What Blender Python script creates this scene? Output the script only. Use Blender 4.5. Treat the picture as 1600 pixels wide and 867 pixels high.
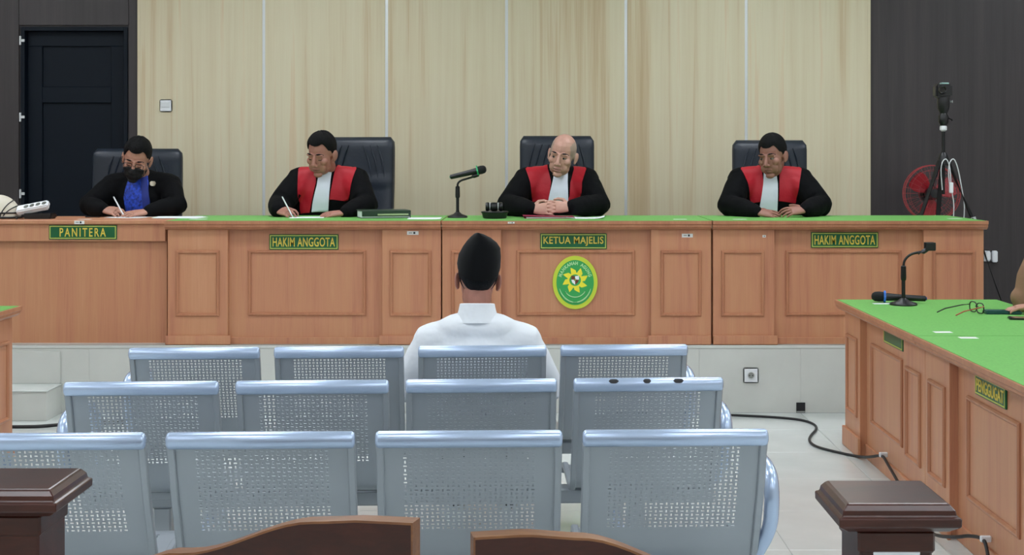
import bpy, bmesh, math, random
from mathutils import Vector, Matrix, Euler
from mathutils.bvhtree import BVHTree

for _o in list(bpy.data.objects):
    bpy.data.objects.remove(_o)
scene = bpy.context.scene
C = scene.collection
PI = math.pi
R = math.radians
random.seed(7)

# ------------------------------------------------------------------ camera, world, exposure
FPX = 2200.0                     # focal length in pixels of the 1600 x 867 frame
CAMZ = 1.5
cam = bpy.data.cameras.new('camera')
cam.sensor_width = 36.0
cam.lens = 36.0 * FPX / 1600.0
cam.shift_x = -30.0 / 1600.0
cam.shift_y = -185.5 / 1600.0
cam.clip_start = 0.05
camo = bpy.data.objects.new('camera', cam)
camo.location = (0, 0, CAMZ)
camo.rotation_euler = (PI / 2, 0, 0)
C.objects.link(camo)
scene.camera = camo
w = bpy.data.worlds.new('world')
scene.world = w
w.use_nodes = True
w.node_tree.nodes['Background'].inputs[0].default_value = (0.8, 0.88, 1.0, 1)
w.node_tree.nodes['Background'].inputs[1].default_value = 0.25
scene.view_settings.view_transform = 'Standard'
scene.view_settings.look = 'None'
scene.view_settings.exposure = 0.0
scene.view_settings.gamma = 1.0
scene.view_settings.use_curve_mapping = False
LAMP = 12.5                      # strength of the ceiling lamps

def P(px, py, d):
    """world point at distance d in front of the camera"""
    return Vector(((px - 830) * d / FPX, d, CAMZ - (py - 248) * d / FPX))
def PX(px, d):
    return (px - 830) * d / FPX

# ------------------------------------------------------------------ materials
def lin(c):
    if isinstance(c, str):
        c = [int(c[i:i + 2], 16) / 255 for i in (0, 2, 4)]
    return tuple((v / 12.92 if v <= 0.04045 else ((v + 0.055) / 1.055) ** 2.4) for v in c) + (1.0,)

MATS = {}
def mat(name, col, rough=0.5, metal=0.0, spec=0.5, coat=0.0, emit=None, bump=None, var=None, sheen=0.0):
    """plain procedural material; bump=(scale,strength), var=(scale, amount)"""
    m = bpy.data.materials.new(name); m.use_nodes = True
    nt = m.node_tree; b = nt.nodes['Principled BSDF']
    b.inputs['Base Color'].default_value = lin(col)
    b.inputs['Roughness'].default_value = rough
    b.inputs['Metallic'].default_value = metal
    b.inputs['Specular IOR Level'].default_value = spec
    b.inputs['Coat Weight'].default_value = coat
    b.inputs['Coat Roughness'].default_value = 0.12
    b.inputs['Sheen Weight'].default_value = sheen
    if emit:
        b.inputs['Emission Color'].default_value = lin(emit[0])
        b.inputs['Emission Strength'].default_value = emit[1]
    tc = nt.nodes.new('ShaderNodeTexCoord')
    if var:
        n = nt.nodes.new('ShaderNodeTexNoise'); n.inputs['Scale'].default_value = var[0]
        n.inputs['Detail'].default_value = 4
        nt.links.new(tc.outputs['Object'], n.inputs['Vector'])
        r = nt.nodes.new('ShaderNodeValToRGB')
        c = lin(col)
        a = var[1]
        r.color_ramp.elements[0].position = 0.3; r.color_ramp.elements[1].position = 0.7
        r.color_ramp.elements[0].color = tuple(v * (1 - a) for v in c[:3]) + (1,)
        r.color_ramp.elements[1].color = tuple(min(1, v * (1 + a)) for v in c[:3]) + (1,)
        nt.links.new(n.outputs['Fac'], r.inputs['Fac'])
        nt.links.new(r.outputs['Color'], b.inputs['Base Color'])
    if bump:
        n = nt.nodes.new('ShaderNodeTexNoise'); n.inputs['Scale'].default_value = bump[0]
        n.inputs['Detail'].default_value = 3
        nt.links.new(tc.outputs['Object'], n.inputs['Vector'])
        bp = nt.nodes.new('ShaderNodeBump'); bp.inputs['Strength'].default_value = bump[1]
        bp.inputs['Distance'].default_value = 0.01
        nt.links.new(n.outputs['Fac'], bp.inputs['Height'])
        nt.links.new(bp.outputs['Normal'], b.inputs['Normal'])
    MATS[name] = m
    return m

def wood(name, stops, scale=(30, 30, 1.0), rough=0.4, coat=0.0, fine=(160, 160, 4), fine_amt=0.35, rnd=6.0, spec=0.5, wide=0.35):
    """stretched-noise wood grain in object coordinates; stops = list of (pos, hex)"""
    m = bpy.data.materials.new(name); m.use_nodes = True
    nt = m.node_tree; b = nt.nodes['Principled BSDF']
    b.inputs['Roughness'].default_value = rough
    b.inputs['Coat Weight'].default_value = coat
    b.inputs['Coat Roughness'].default_value = 0.1
    b.inputs['Specular IOR Level'].default_value = spec
    tc = nt.nodes.new('ShaderNodeTexCoord')
    oi = nt.nodes.new('ShaderNodeObjectInfo')
    mul = nt.nodes.new('ShaderNodeMath'); mul.operation = 'MULTIPLY'; mul.inputs[1].default_value = rnd
    nt.links.new(oi.outputs['Random'], mul.inputs[0])
    add = nt.nodes.new('ShaderNodeVectorMath'); add.operation = 'ADD'
    nt.links.new(tc.outputs['Object'], add.inputs[0]); nt.links.new(mul.outputs[0], add.inputs[1])
    def noise(sc, det):
        mp = nt.nodes.new('ShaderNodeMapping'); mp.inputs['Scale'].default_value = sc
        n = nt.nodes.new('ShaderNodeTexNoise'); n.inputs['Scale'].default_value = 1.0
        n.inputs['Detail'].default_value = det; n.inputs['Distortion'].default_value = 0.4
        nt.links.new(add.outputs[0], mp.inputs['Vector']); nt.links.new(mp.outputs[0], n.inputs['Vector'])
        return n
    n1 = noise(scale, 5); n2 = noise(fine, 2)
    n3 = noise(tuple(s * 0.22 for s in scale), 2)
    mx = nt.nodes.new('ShaderNodeMix'); mx.inputs['Factor'].default_value = fine_amt
    nt.links.new(n1.outputs['Fac'], mx.inputs[2]); nt.links.new(n2.outputs['Fac'], mx.inputs[3])
    mx2 = nt.nodes.new('ShaderNodeMix'); mx2.inputs['Factor'].default_value = wide
    nt.links.new(mx.outputs[0], mx2.inputs[2]); nt.links.new(n3.outputs['Fac'], mx2.inputs[3])
    r = nt.nodes.new('ShaderNodeValToRGB')
    el = r.color_ramp.elements
    while len(el) < len(stops): el.new(0.5)
    for e, (p, c) in zip(el, stops):
        e.position = p; e.color = lin(c)
    nt.links.new(mx2.outputs[0], r.inputs['Fac'])
    nt.links.new(r.outputs['Color'], b.inputs['Base Color'])
    MATS[name] = m
    return m

M_bench = wood('bench_laminate', [(0.34, 'b0745a'), (0.47, 'be8464'), (0.55, 'c18a66'), (0.68, 'c89371')], (20, 20, 1.0), 0.42, fine=(150, 150, 5))
M_mould = wood('bench_moulding', [(0.33, 'a26b50'), (0.5, 'b37a5b'), (0.68, 'c08b69')], (20, 20, 2.0), 0.35)
M_pale = wood('pale_panel_laminate', [(0.30, 'b9a380'), (0.40, 'c6b493'), (0.46, 'cfc4a6'), (0.58, 'd4ccb0'), (0.64, 'd2bf9f'), (0.75, 'c6b28f')], (13, 13, 0.4), 0.5, fine=(90, 90, 1.6), fine_amt=0.25)
M_dark = wood('dark_wall_laminate', [(0.33, '292526'), (0.5, '332e30'), (0.68, '3e3738')], (22, 22, 0.7), 0.5, fine=(140, 140, 3))
M_rail = wood('dark_polished_wood', [(0.33, '2a0f09'), (0.5, '3b170e'), (0.68, '4c2115')], (9, 30, 30), 0.33, coat=0.22, fine=(20, 120, 120), spec=0.4)
M_railedge = wood('worn_edge_wood', [(0.33, '5f3a22'), (0.5, '7a4e30'), (0.68, '94663f')], (9, 30, 30), 0.4, fine=(20, 120, 120))
M_black_door = mat('black_door_paint', '04101c', 0.55, spec=0.2)
M_steel = mat('silver_painted_steel', '9fa6ad', 0.34, 0.5, var=(3.0, 0.05))
M_steel_roll = mat('silver_steel_lamp_sheen', 'bacde9', 0.27, 0.55)  # paler, bluer base colour paints the ceiling lamps' reflection onto the steel
M_strip = mat('white_aluminium_strip', 'd8dcdf', 0.35, 0.3)
M_white = mat('white_plastic', 'e4e8ec', 0.35)
M_paper = mat('white_paper', 'e9edf2', 0.8)
M_sticker = mat('sticker_paper', 'dfe2e0', 0.7)
M_ink = mat('black_ink', '15161a', 0.6)
M_blackpl = mat('black_plastic', '0e0f12', 0.38)
M_blackmet = mat('black_metal', '101114', 0.4, 0.2)
M_rubber = mat('black_cable_rubber', '121316', 0.5)
M_leather = mat('black_leather', '1a2330', 0.4, bump=(60, 0.12))
M_robe = mat('black_robe_cloth', '050609', 0.85, bump=(14, 0.6), spec=0.15)
M_jacket = mat('black_jacket_cloth', '050609', 0.85, bump=(14, 0.4), spec=0.15)
M_red = mat('red_robe_satin', 'ad1526', 0.55, bump=(16, 0.5), spec=0.35)
M_redseam = mat('red_robe_seam', 'c42a35', 0.55)
M_jabot = mat('white_bib_cloth', 'dfe5f2', 0.75, bump=(20, 0.25))
M_shirtw = mat('white_shirt_cotton', 'e6ecf2', 0.8, bump=(9, 1.0))
M_trouser = mat('dark_trousers', '14161c', 0.85)
M_shoe = mat('black_shoe_leather', '0d0d0f', 0.35)
M_hair = mat('black_hair', '040507', 0.65, bump=(260, 0.8), spec=0.2)
M_hair_dull = mat('dull_black_hair', '12171c', 0.7, bump=(260, 0.8), spec=0.2)
M_eyew = mat('shaded_eye_white', '766a62', 0.35)  # whites darkened, the shade around the eyes is put into the colour
M_iris = mat('dark_iris', '130d0a', 0.2)
M_velvet = mat('black_velvet_cap', '040609', 0.9, sheen=0.05, spec=0.2)
M_tan = mat('tan_sleeve_cloth', '8a6852', 0.85, bump=(20, 0.3))
M_signg = mat('sign_green', '0e5b34', 0.35)
M_gold = mat('sign_yellow', 'd8c24c', 0.45)
M_goldborder = mat('sign_border_yellow', 'b9c25a', 0.45)
M_lime = mat('emblem_lime_yellow', 'c4d63e', 0.45)
M_emgreen = mat('emblem_green', '35a353', 0.45)
M_empale = mat('emblem_pale_green', 'a9dba0', 0.45)
M_petal = mat('emblem_yellow', 'eee63a', 0.45)
M_brown = mat('emblem_brown', '6b3a22', 0.5)
M_wallw = mat('cream_wall_paint', 'd6d3ca', 0.7, var=(2, 0.04))
M_ceil = mat('white_ceiling_board', 'dfe0df', 0.8)
M_fanred = mat('red_fan_plastic', '8c1420', 0.25)
M_binder = mat('dark_green_binder', '12301f', 0.45)
M_maroon = mat('maroon_folder', '8c2140', 0.5)
M_teal = mat('dark_teal_case', '0f4a46', 0.45)
M_glass = mat('phone_glass', '0b0d10', 0.1, coat=0.5)
M_blue = mat('blue_rubber_ring', '1766c4', 0.4)
M_green_ring = mat('green_rubber_ring', '2fa86a', 0.4)
M_batik = mat('blue_batik_cloth', '1b3fae', 0.7, var=(60, 0.7))
M_cream = mat('cream_cover', 'd3cdbd', 0.6)
M_grout = mat('tile_grout', '8f938e', 0.8)
M_mask = mat('black_face_mask', '0c0e11', 0.85)
M_lens = mat('clear_lens', '9fb0b8', 0.1)
M_lens.node_tree.nodes['Principled BSDF'].inputs['Alpha'].default_value = 0.15

def skin_mat(name, col):
    m = mat(name, col, 0.5, var=(35, 0.06))
    b = m.node_tree.nodes['Principled BSDF']
    b.inputs['Subsurface Weight'].default_value = 0.0
    return m

def felt_mat(name, c):
    """green top with a faint speckle"""
    m = mat(name, c, 0.55, var=(90, 0.10), spec=0.35)
    return m
M_green = felt_mat('green_desk_laminate', '6bae57')

def tile_mat(name, c, rough, amt=0.05):
    m = mat(name, c, rough, var=(4.0, amt))
    return m
M_tile = tile_mat('glossy_floor_tile', 'cdd4d2', 0.16)
M_riser = tile_mat('beige_riser_tile', 'cacdc8', 0.4)

def floor_far_mat():
    m = bpy.data.materials.new('floor_tiling_far'); m.use_nodes = True
    nt = m.node_tree; b = nt.nodes['Principled BSDF']; b.inputs['Roughness'].default_value = 0.2
    tc = nt.nodes.new('ShaderNodeTexCoord')
    br = nt.nodes.new('ShaderNodeTexBrick'); br.offset = 0.0
    br.inputs['Scale'].default_value = 1.0
    br.inputs['Brick Width'].default_value = 0.6; br.inputs['Row Height'].default_value = 0.6
    br.inputs['Mortar Size'].default_value = 0.003
    br.inputs['Color1'].default_value = lin('c9ccc6'); br.inputs['Color2'].default_value = lin('c6c9c3')
    br.inputs['Mortar'].default_value = lin('8f938e')
    nt.links.new(tc.outputs['Object'], br.inputs['Vector'])
    nt.links.new(br.outputs['Color'], b.inputs['Base Color'])
    return m
M_floorfar = floor_far_mat()

# ------------------------------------------------------------------ mesh building
def frame_of(t, up=Vector((0, 0, 1))):
    t = t.normalized()
    if abs(t.dot(up)) > 0.97: up = Vector((0, 1, 0))
    s = t.cross(up).normalized()
    return s, s.cross(t).normalized()

class MB:
    def __init__(s): s.v = []; s.f = []; s.m = []; s.cur = 0
    def add(s, vs, fs):
        b = len(s.v); s.v += [tuple(v) for v in vs]
        for f in fs:
            s.f.append([b + i for i in f]); s.m.append(s.cur)
        return s
    def box(s, x0, x1, y0, y1, z0, z1, mtx=None):
        vs = [Vector((x, y, z)) for z in (z0, z1) for y in (y0, y1) for x in (x0, x1)]
        if mtx: vs = [mtx @ v for v in vs]
        return s.add(vs, [(0, 2, 3, 1), (4, 5, 7, 6), (0, 1, 5, 4), (2, 6, 7, 3), (0, 4, 6, 2), (1, 3, 7, 5)])
    def loft(s, rings, cap=True, closed=False):
        n = len(rings[0]); vs = [p for r in rings for p in r]; fs = []
        k = len(rings)
        for i in range(k if closed else k - 1):
            a = i * n; b = ((i + 1) % k) * n
            for j in range(n):
                j2 = (j + 1) % n
                fs.append((a + j, a + j2, b + j2, b + j))
        if cap and not closed:
            fs.append(tuple(range(n - 1, -1, -1))); fs.append(tuple((k - 1) * n + j for j in range(n)))
        return s.add(vs, fs)
    def tube(s, pts, rad, n=8, cap=True, closed=False, flat=1.0):
        pts = [Vector(p) for p in pts]
        if not isinstance(rad, (list, tuple)): rad = [rad] * len(pts)
        k = len(pts); rings = []; prev = None
        for i in range(k):
            if closed: t = pts[(i + 1) % k] - pts[i - 1]
            elif i == 0: t = pts[1] - pts[0]
            elif i == k - 1: t = pts[-1] - pts[-2]
            else: t = (pts[i + 1] - pts[i]).normalized() + (pts[i] - pts[i - 1]).normalized()
            t = t.normalized()
            if prev is None: a, b = frame_of(t)
            else:
                a = prev - t * prev.dot(t)
                if a.length < 1e-6: a, _ = frame_of(t)
                a.normalize(); b = t.cross(a).normalized()
            prev = a
            rings.append([pts[i] + (a * math.cos(2 * PI * j / n) + b * math.sin(2 * PI * j / n) * flat) * rad[i] for j in range(n)])
        return s.loft(rings, cap, closed)
    def capsule(s, pts, rad, n=10):
        """tube with rounded ends"""
        pts = [Vector(p) for p in pts]
        if not isinstance(rad, (list, tuple)): rad = [rad] * len(pts)
        t0 = (pts[0] - pts[1]).normalized(); t1 = (pts[-1] - pts[-2]).normalized()
        P2 = [pts[0] + t0 * rad[0] * 0.95, pts[0] + t0 * rad[0] * 0.6] + pts + [pts[-1] + t1 * rad[-1] * 0.6, pts[-1] + t1 * rad[-1] * 0.95]
        R2 = [rad[0] * 0.3, rad[0] * 0.8] + list(rad) + [rad[-1] * 0.8, rad[-1] * 0.3]
        return s.tube(P2, R2, n)
    def ell(s, c, r, rot=None, nu=14, nv=9):
        c = Vector(c); vs = []; fs = []
        for i in range(1, nv):
            th = PI * i / nv
            for j in range(nu):
                ph = 2 * PI * j / nu
                v = Vector((r[0] * math.sin(th) * math.cos(ph), r[1] * math.sin(th) * math.sin(ph), r[2] * math.cos(th)))
                vs.append(c + (rot @ v if rot else v))
        top = Vector((0, 0, r[2])); bot = Vector((0, 0, -r[2]))
        vs.append(c + (rot @ top if rot else top)); vs.append(c + (rot @ bot if rot else bot))
        T = len(vs) - 2; B = T + 1
        for i in range(nv - 2):
            for j in range(nu):
                j2 = (j + 1) % nu
                fs.append((i * nu + j, (i + 1) * nu + j, (i + 1) * nu + j2, i * nu + j2))
        for j in range(nu):
            j2 = (j + 1) % nu
            fs.append((T, j, j2)); fs.append((B, (nv - 2) * nu + j2, (nv - 2) * nu + j))
        return s.add(vs, fs)
    def lathe(s, prof, n=24, c=(0, 0, 0), mtx=None):
        rings = []
        for (r, z) in prof:
            ring = [Vector((max(r, 1e-4) * math.cos(2 * PI * j / n), max(r, 1e-4) * math.sin(2 * PI * j / n), z)) for j in range(n)]
            if mtx: ring = [mtx @ p for p in ring]
            rings.append([p + Vector(c) for p in ring])
        return s.loft(rings)
    def prism(s, poly, fn, a, b):
        """poly 2-D (counter-clockwise), fn(u,v,w)->point, from depth a to b"""
        n = len(poly)
        vs = [fn(u, v, a) for u, v in poly] + [fn(u, v, b) for u, v in poly]
        fs = [tuple(range(n - 1, -1, -1)), tuple(range(n, 2 * n))]
        fs += [(j, (j + 1) % n, n + (j + 1) % n, n + j) for j in range(n)]
        return s.add(vs, fs)
    def mesh(s, name, bevel=0.0, seg=1):
        me = bpy.data.meshes.new(name)
        me.from_pydata([tuple(v) for v in s.v], [], s.f)
        if any(s.m): me.polygons.foreach_set('material_index', s.m)
        bm = bmesh.new(); bm.from_mesh(me)
        bmesh.ops.recalc_face_normals(bm, faces=bm.faces)
        if bevel > 0:
            ed = [e for e in bm.edges if len(e.link_faces) == 2 and e.calc_face_angle(0) > 0.6]
            bmesh.ops.bevel(bm, geom=ed, offset=bevel, segments=seg, affect='EDGES', clamp_overlap=True)
        bm.to_mesh(me); bm.free()
        return me
    def build(s, name, material, parent=None, smooth=None, bevel=0.0, seg=1, loc=None, rot=None):
        me = s.mesh(name, bevel, seg)
        return mkobj(name, me, material, parent, smooth, loc, rot)

def mkobj(name, me, material, parent=None, smooth=None, loc=None, rot=None):
    o = bpy.data.objects.new(name, me)
    if material is not None and len(me.materials) == 0:
        for m in (material if isinstance(material, (list, tuple)) else [material]): me.materials.append(m)
    if smooth is not None:
        me.shade_smooth()
        if smooth < 179: me.set_sharp_from_angle(angle=R(smooth))
    C.objects.link(o)
    if parent: o.parent = parent
    if loc is not None: o.location = loc
    if rot is not None: o.rotation_euler = rot
    return o

def tag(o, label=None, cat=None, group=None, kind=None):
    if label: o['label'] = label
    if cat: o['category'] = cat
    if group: o['group'] = group
    if kind: o['kind'] = kind
    return o
def thing(name, label, cat, loc=(0, 0, 0), rotz=0.0, group=None):
    o = bpy.data.objects.new(name, None); C.objects.link(o)
    o.empty_display_size = 0.1
    o.location = loc; o.rotation_euler = (0, 0, rotz)
    return tag(o, label, cat, group)
def struct(name, label, cat, loc=(0, 0, 0)):
    o = thing(name, label, cat, loc); o['kind'] = 'structure'
    return o
def copy_tree(o, parent=None):
    c = o.copy(); C.objects.link(c)
    if parent: c.parent = parent
    for ch in list(o.children): copy_tree(ch, c)
    return c

def baked(mb, name, voxel, smooth_it=2, decimate=None, smooth_fac=0.5):
    """fuse overlapping closed shapes into one continuous surface"""
    me = mb.mesh(name)
    o = bpy.data.objects.new('temporary_bake', me); C.objects.link(o)
    m = o.modifiers.new('r', 'REMESH'); m.mode = 'VOXEL'; m.voxel_size = voxel; m.adaptivity = 0.0
    if smooth_it:
        sm = o.modifiers.new('s', 'SMOOTH'); sm.iterations = smooth_it; sm.factor = smooth_fac
    if decimate:
        d = o.modifiers.new('d', 'DECIMATE'); d.ratio = decimate
    dg = bpy.context.evaluated_depsgraph_get(); dg.update()
    out = bpy.data.meshes.new_from_object(o.evaluated_get(dg))
    bpy.data.objects.remove(o); bpy.data.meshes.remove(me)
    out.name = name
    return out

def text_mesh(name, s, size, sx=1.0, off=0.0, depth=0.002, spacing=1.0):
    cu = bpy.data.curves.new(name, 'FONT'); cu.body = s; cu.size = size
    cu.align_x = 'CENTER'; cu.align_y = 'CENTER'; cu.offset = off; cu.extrude = depth; cu.space_character = spacing
    cu.resolution_u = 3
    o = bpy.data.objects.new('temporary_text', cu); C.objects.link(o)
    dg = bpy.context.evaluated_depsgraph_get(); dg.update()
    me = bpy.data.meshes.new_from_object(o.evaluated_get(dg))
    bpy.data.objects.remove(o); bpy.data.curves.remove(cu)
    me.transform(Matrix.Diagonal((sx, 1, 1, 1)))
    me.transform(Matrix.Rotation(PI / 2, 4, 'X'))       # now upright, facing -Y
    me.name = name
    return me

# ================================================================== THE SETTING
PLAT = 0.40                      # height of the platform
YR = 8.31                        # front of the platform
YW = 10.5                        # rear wall
XL, XR, YB, ZC = -6.0, 6.0, -3.0, 3.5
DX0, DX1, DZ = -3.804, -3.007, 2.483     # door opening in the rear wall

fl = struct('floor', 'pale glossy tiled floor of the courtroom', 'floor')
MB().box(XL, XR, YB, YR + 0.02, -0.08, -0.004).build('floor_slab', M_floorfar, fl)
tfull = MB().box(0.0015, 0.5985, 0.0015, 0.5985, -0.006, 0.0).mesh('tile', 0.0012)
tend = MB().box(0.0015, 0.5985, 0.0015, YR - 7.8, -0.006, 0.0).mesh('tile_cut', 0.0012)
for j in range(14):
    for i in range(15):
        mkobj('tile', tend if j == 13 else tfull, M_tile, fl, None, (1.59 + 0.6 * (i - 10), 0.6 * j, 0))

pf = struct('floor_platform', 'raised platform clad in beige tiles under the judges bench', 'platform')
MB().box(XL, XR, YR + 0.02, YW, 0.0, PLAT - 0.002).build('platform_body', M_grout, pf)
MB().box(XL, XR, YR, YW, PLAT - 0.002, PLAT).build('platform_top', M_riser, pf)
rt = MB().box(0.0003, 0.5997, 0, 0.022, 0.001, 0.380).mesh('riser_tile', 0.0006)
for i in range(-12, 8):
    x = 1.59 + 0.6 * i
    if x < XL or x + 0.6 > XR: continue
    mkobj('riser_tile', rt, M_riser, pf, None, (x, YR, 0))
MB().box(XL, XR, YR - 0.003, YR + 0.02, 0.381, PLAT).build('edge_tile', M_riser, pf, bevel=0.002)
st = struct('floor_step', 'low beige tiled step in front of the platform beside the green-topped table', 'step')
MB().box(-3.6, -2.772, 8.056, YR - 0.001, 0.0, 0.165).build('step_riser', M_riser, st, bevel=0.002)
MB().box(-3.6, -2.768, 8.05, YR - 0.001, 0.165, 0.175).build('step_tread', M_tile, st, bevel=0.002)
MB().box(-3.6, -2.776, YR - 0.012, YR - 0.001, 0.175, 0.363).build('step_back_tile', M_riser, st, bevel=0.002)

# rear wall: dark laminate with a door opening, pale panels in the middle
wb = struct('wall_back', 'dark wood laminate rear wall with pale wood panels in the middle', 'wall')
m = MB()
m.box(XL, DX0, YW, YW + 0.15, 0, ZC); m.box(DX1, XR, YW, YW + 0.15, 0, ZC); m.box(DX0, DX1, YW, YW + 0.15, DZ, ZC)
m.build('wall_body', M_dark, wb)
# dark boards
for x0, x1, z0, z1 in ((-5.998, -4.93, PLAT, ZC), (-4.92, DX0 - 0.01, PLAT, ZC), (DX0 - 0.01, DX1 + 0.01, DZ + 0.01, ZC), (DX1 + 0.01, -2.932, PLAT, ZC),
                       (2.526, 3.72, PLAT, ZC), (3.727, 4.6, PLAT, ZC), (4.607, 5.6, PLAT, ZC)):
    MB().box(x0 + 0.0015, x1 - 0.0015, YW - 0.018, YW + 0.001, z0 + 0.002, z1 - 0.002).build('dark_board', M_dark, wb, bevel=0.001)
PJ = [PX(p, 10.44) for p in (217, 412, 604, 791.5, 978, 1166, 1358)]
for a, b in zip(PJ[:-1], PJ[1:]):
    MB().box(a + 0.011, b - 0.011, YW - 0.06, YW, PLAT + 0.002, ZC - 0.002).build('pale_panel', M_pale, wb, bevel=0.0015)
for a in PJ[1:-1]:
    MB().box(a - 0.0115, a + 0.0115, YW - 0.052, YW, PLAT + 0.002, ZC - 0.002).build('joint_strip', M_strip, wb)
for a in (PJ[0], PJ[-1]):
    MB().box(a - 0.011, a + 0.011, YW - 0.06, YW, PLAT + 0.002, ZC - 0.002).build('end_strip', M_pale, wb)

d1 = struct('door_1', 'black panelled door set into the dark wall behind the clerk', 'door', ((DX0 + DX1) / 2, YW, PLAT))
hw = (DX1 - DX0) / 2; hh = DZ - PLAT
m = MB(); m.box(-hw, -hw + 0.03, -0.012, 0.14, 0, hh); m.box(hw - 0.03, hw, -0.012, 0.14, 0, hh); m.box(-hw + 0.03, hw - 0.03, -0.012, 0.14, hh - 0.03, hh)
m.build('door_frame', M_black_door, d1, bevel=0.002)
MB().box(-hw + 0.03, hw - 0.03, 0.07, 0.10, 0.01, hh - 0.03).build('door_leaf', M_black_door, d1)
def frame_box(x0, x1, z0, z1, y0, y1, wd):
    m = MB()
    m.box(x0, x1, y0, y1, z1 - wd, z1); m.box(x0, x1, y0, y1, z0, z0 + wd)
    m.box(x0, x0 + wd, y0, y1, z0 + wd, z1 - wd); m.box(x1 - wd, x1, y0, y1, z0 + wd, z1 - wd)
    return m
frame_box(-hw + 0.03, hw - 0.03, 0.01, hh - 0.03, 0.05, 0.0705, 0.11).build('door_stile', M_black_door, d1, bevel=0.003)
MB().box(-hw + 0.14, hw - 0.14, 0.05, 0.0705, 1.52, 1.64).build('door_rail', M_black_door, d1, bevel=0.003)
for z in (1.98, 1.41, 0.84, 0.25):
    m = MB(); m.box(-hw - 0.004, -hw + 0.008, -0.03, -0.012, z - 0.034, z + 0.034); m.box(-hw + 0.008, -hw + 0.034, -0.026, -0.014, z - 0.010, z + 0.010)
    m.build('hinge', M_strip, d1, bevel=0.002)

for nm, lab, b in (('wall_left', 'cream side wall on the clerk side of the courtroom', (XL - 0.12, XL, YB, YW, 0, ZC)),
                   ('wall_right', 'cream side wall on the fan side of the courtroom', (XR, XR + 0.12, YB, YW, 0, ZC)),
                   ('wall_front', 'cream wall of the public end of the courtroom', (XL, XR, YB - 0.12, YB, 0, ZC))):
    tag(MB().box(*b).build(nm, M_wallw), lab, 'wall', kind='structure')
tag(MB().box(XL, XR, YB, YW, ZC, ZC + 0.1).build('ceiling', M_ceil), 'white board ceiling above the courtroom', 'ceiling', kind='structure')

M_lamp = mat('lamp_diffuser', 'ffffff', 0.5, emit=('f4f8ff', LAMP))
fr0 = None
lm = frame_box(-0.62, 0.62, -0.32, 0.32, -0.03, 0.0, 0.03)
lm.v = [(x, z, y) for x, y, z in lm.v]
lamp_frame = lm.mesh('frame', 0.003)
lamp_diff = MB().box(-0.59, 0.59, -0.29, 0.29, -0.02, -0.005).mesh('diffuser')
for yy in (-1.2, 1.5, 4.2, 6.6, 8.7):
    for xx in (-4.2, -1.5, 1.5, 4.2):
        t = thing('ceiling_light', 'rectangular recessed lamp panel in the white ceiling', 'ceiling light', (xx, yy, ZC), 0, 'ceiling lamp panels')
        mkobj('frame', lamp_frame, M_white, t); mkobj('diffuser', lamp_diff, M_lamp, t)

# wall plates
def socket(name, label, cat, loc, s=0.085, round_=True, parent=None):
    t = thing(name, label, cat, loc)
    MB().box(-s / 2, s / 2, -0.012, 0.0, -s / 2, s / 2).build('plate', M_white, t, bevel=0.008, seg=2, smooth=40)
    return t
t = socket('wall_switch', 'white square switch plate on the pale wood wall panel', 'wall switch', (PX(259, 10.43), YW - 0.06, CAMZ + 83 * 10.43 / FPX), 0.092)
MB().box(-0.03, 0.03, -0.017, -0.011, -0.012, 0.024).build('rocker', M_strip, t, bevel=0.002)
t = socket('wall_outlet', 'white square power outlet on the beige tiled platform front', 'outlet', (PX(1173, YR), YR, CAMZ - 338 * YR / FPX), 0.09)
mt = Matrix.Rotation(PI / 2, 4, 'X')
MB().lathe([(0.022, -0.002), (0.024, 0.004), (0.019, 0.005), (0.018, 0.001)], 20, (0, -0.012, 0), mt).build('socket_ring', M_strip, t, 40)
MB().lathe([(0.018, 0.0), (0.018, 0.0018)], 20, (0, -0.012, 0), mt).build('socket_well', M_grout, t, 40)
for s in (-1, 1): MB().box(s * 0.009 - 0.003, s * 0.009 + 0.003, -0.0155, -0.0125, -0.003, 0.003).build('socket_hole', M_ink, t)
t = thing('wall_plug', 'white power adapter plugged in low on the dark wall', 'plug', (PX(1548, 10.47), YW - 0.018, CAMZ - 152 * 10.47 / FPX))
MB().box(-0.055, 0.0, -0.012, 0, -0.045, 0.045).build('plate', M_white, t, bevel=0.006, seg=2)
MB().box(-0.045, -0.01, -0.05, -0.012, -0.03, 0.035).build('plug_body', M_white, t, bevel=0.006, seg=2)
MB().box(0.006, 0.045, -0.04, 0, -0.045, 0.04).build('adapter', M_white, t, bevel=0.006, seg=2)
t = thing('cable_outlet_hole', 'small black square cable opening at the foot of the tiled platform', 'cable opening', (PX(1251, YR), YR, 0.0))
MB().box(-0.026, 0.026, -0.006, 0.0, 0.002, 0.062).build('hole_dark_block', M_ink, t)  # black block proud of the tiles, painted dark in place of a shaded hole
MB().box(-0.026, 0.026, -0.007, -0.0055, 0.004, 0.012).build('lip', M_grout, t)

# ================================================================== BENCHES
def moulding(x0, x1, z0, z1, y, wd=0.02, hgt=0.013):
    """picture-frame moulding around a field, standing proud of the plane y (towards -y)"""
    prof = [(0.0, 0.0), (0.0, hgt * 0.55), (wd * 0.3, hgt), (wd * 0.65, hgt), (wd, hgt * 0.35), (wd, 0.0)]
    cs = [(x0, z0, 1, 1), (x1, z0, -1, 1), (x1, z1, -1, -1), (x0, z1, 1, -1)]
    rings = []
    for (cx, cz, sx, sz) in cs:
        rings.append([Vector((cx + sx * u, y - h + 0.001, cz + sz * u)) for (u, h) in prof])
    return MB().loft(rings, closed=True)

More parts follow.
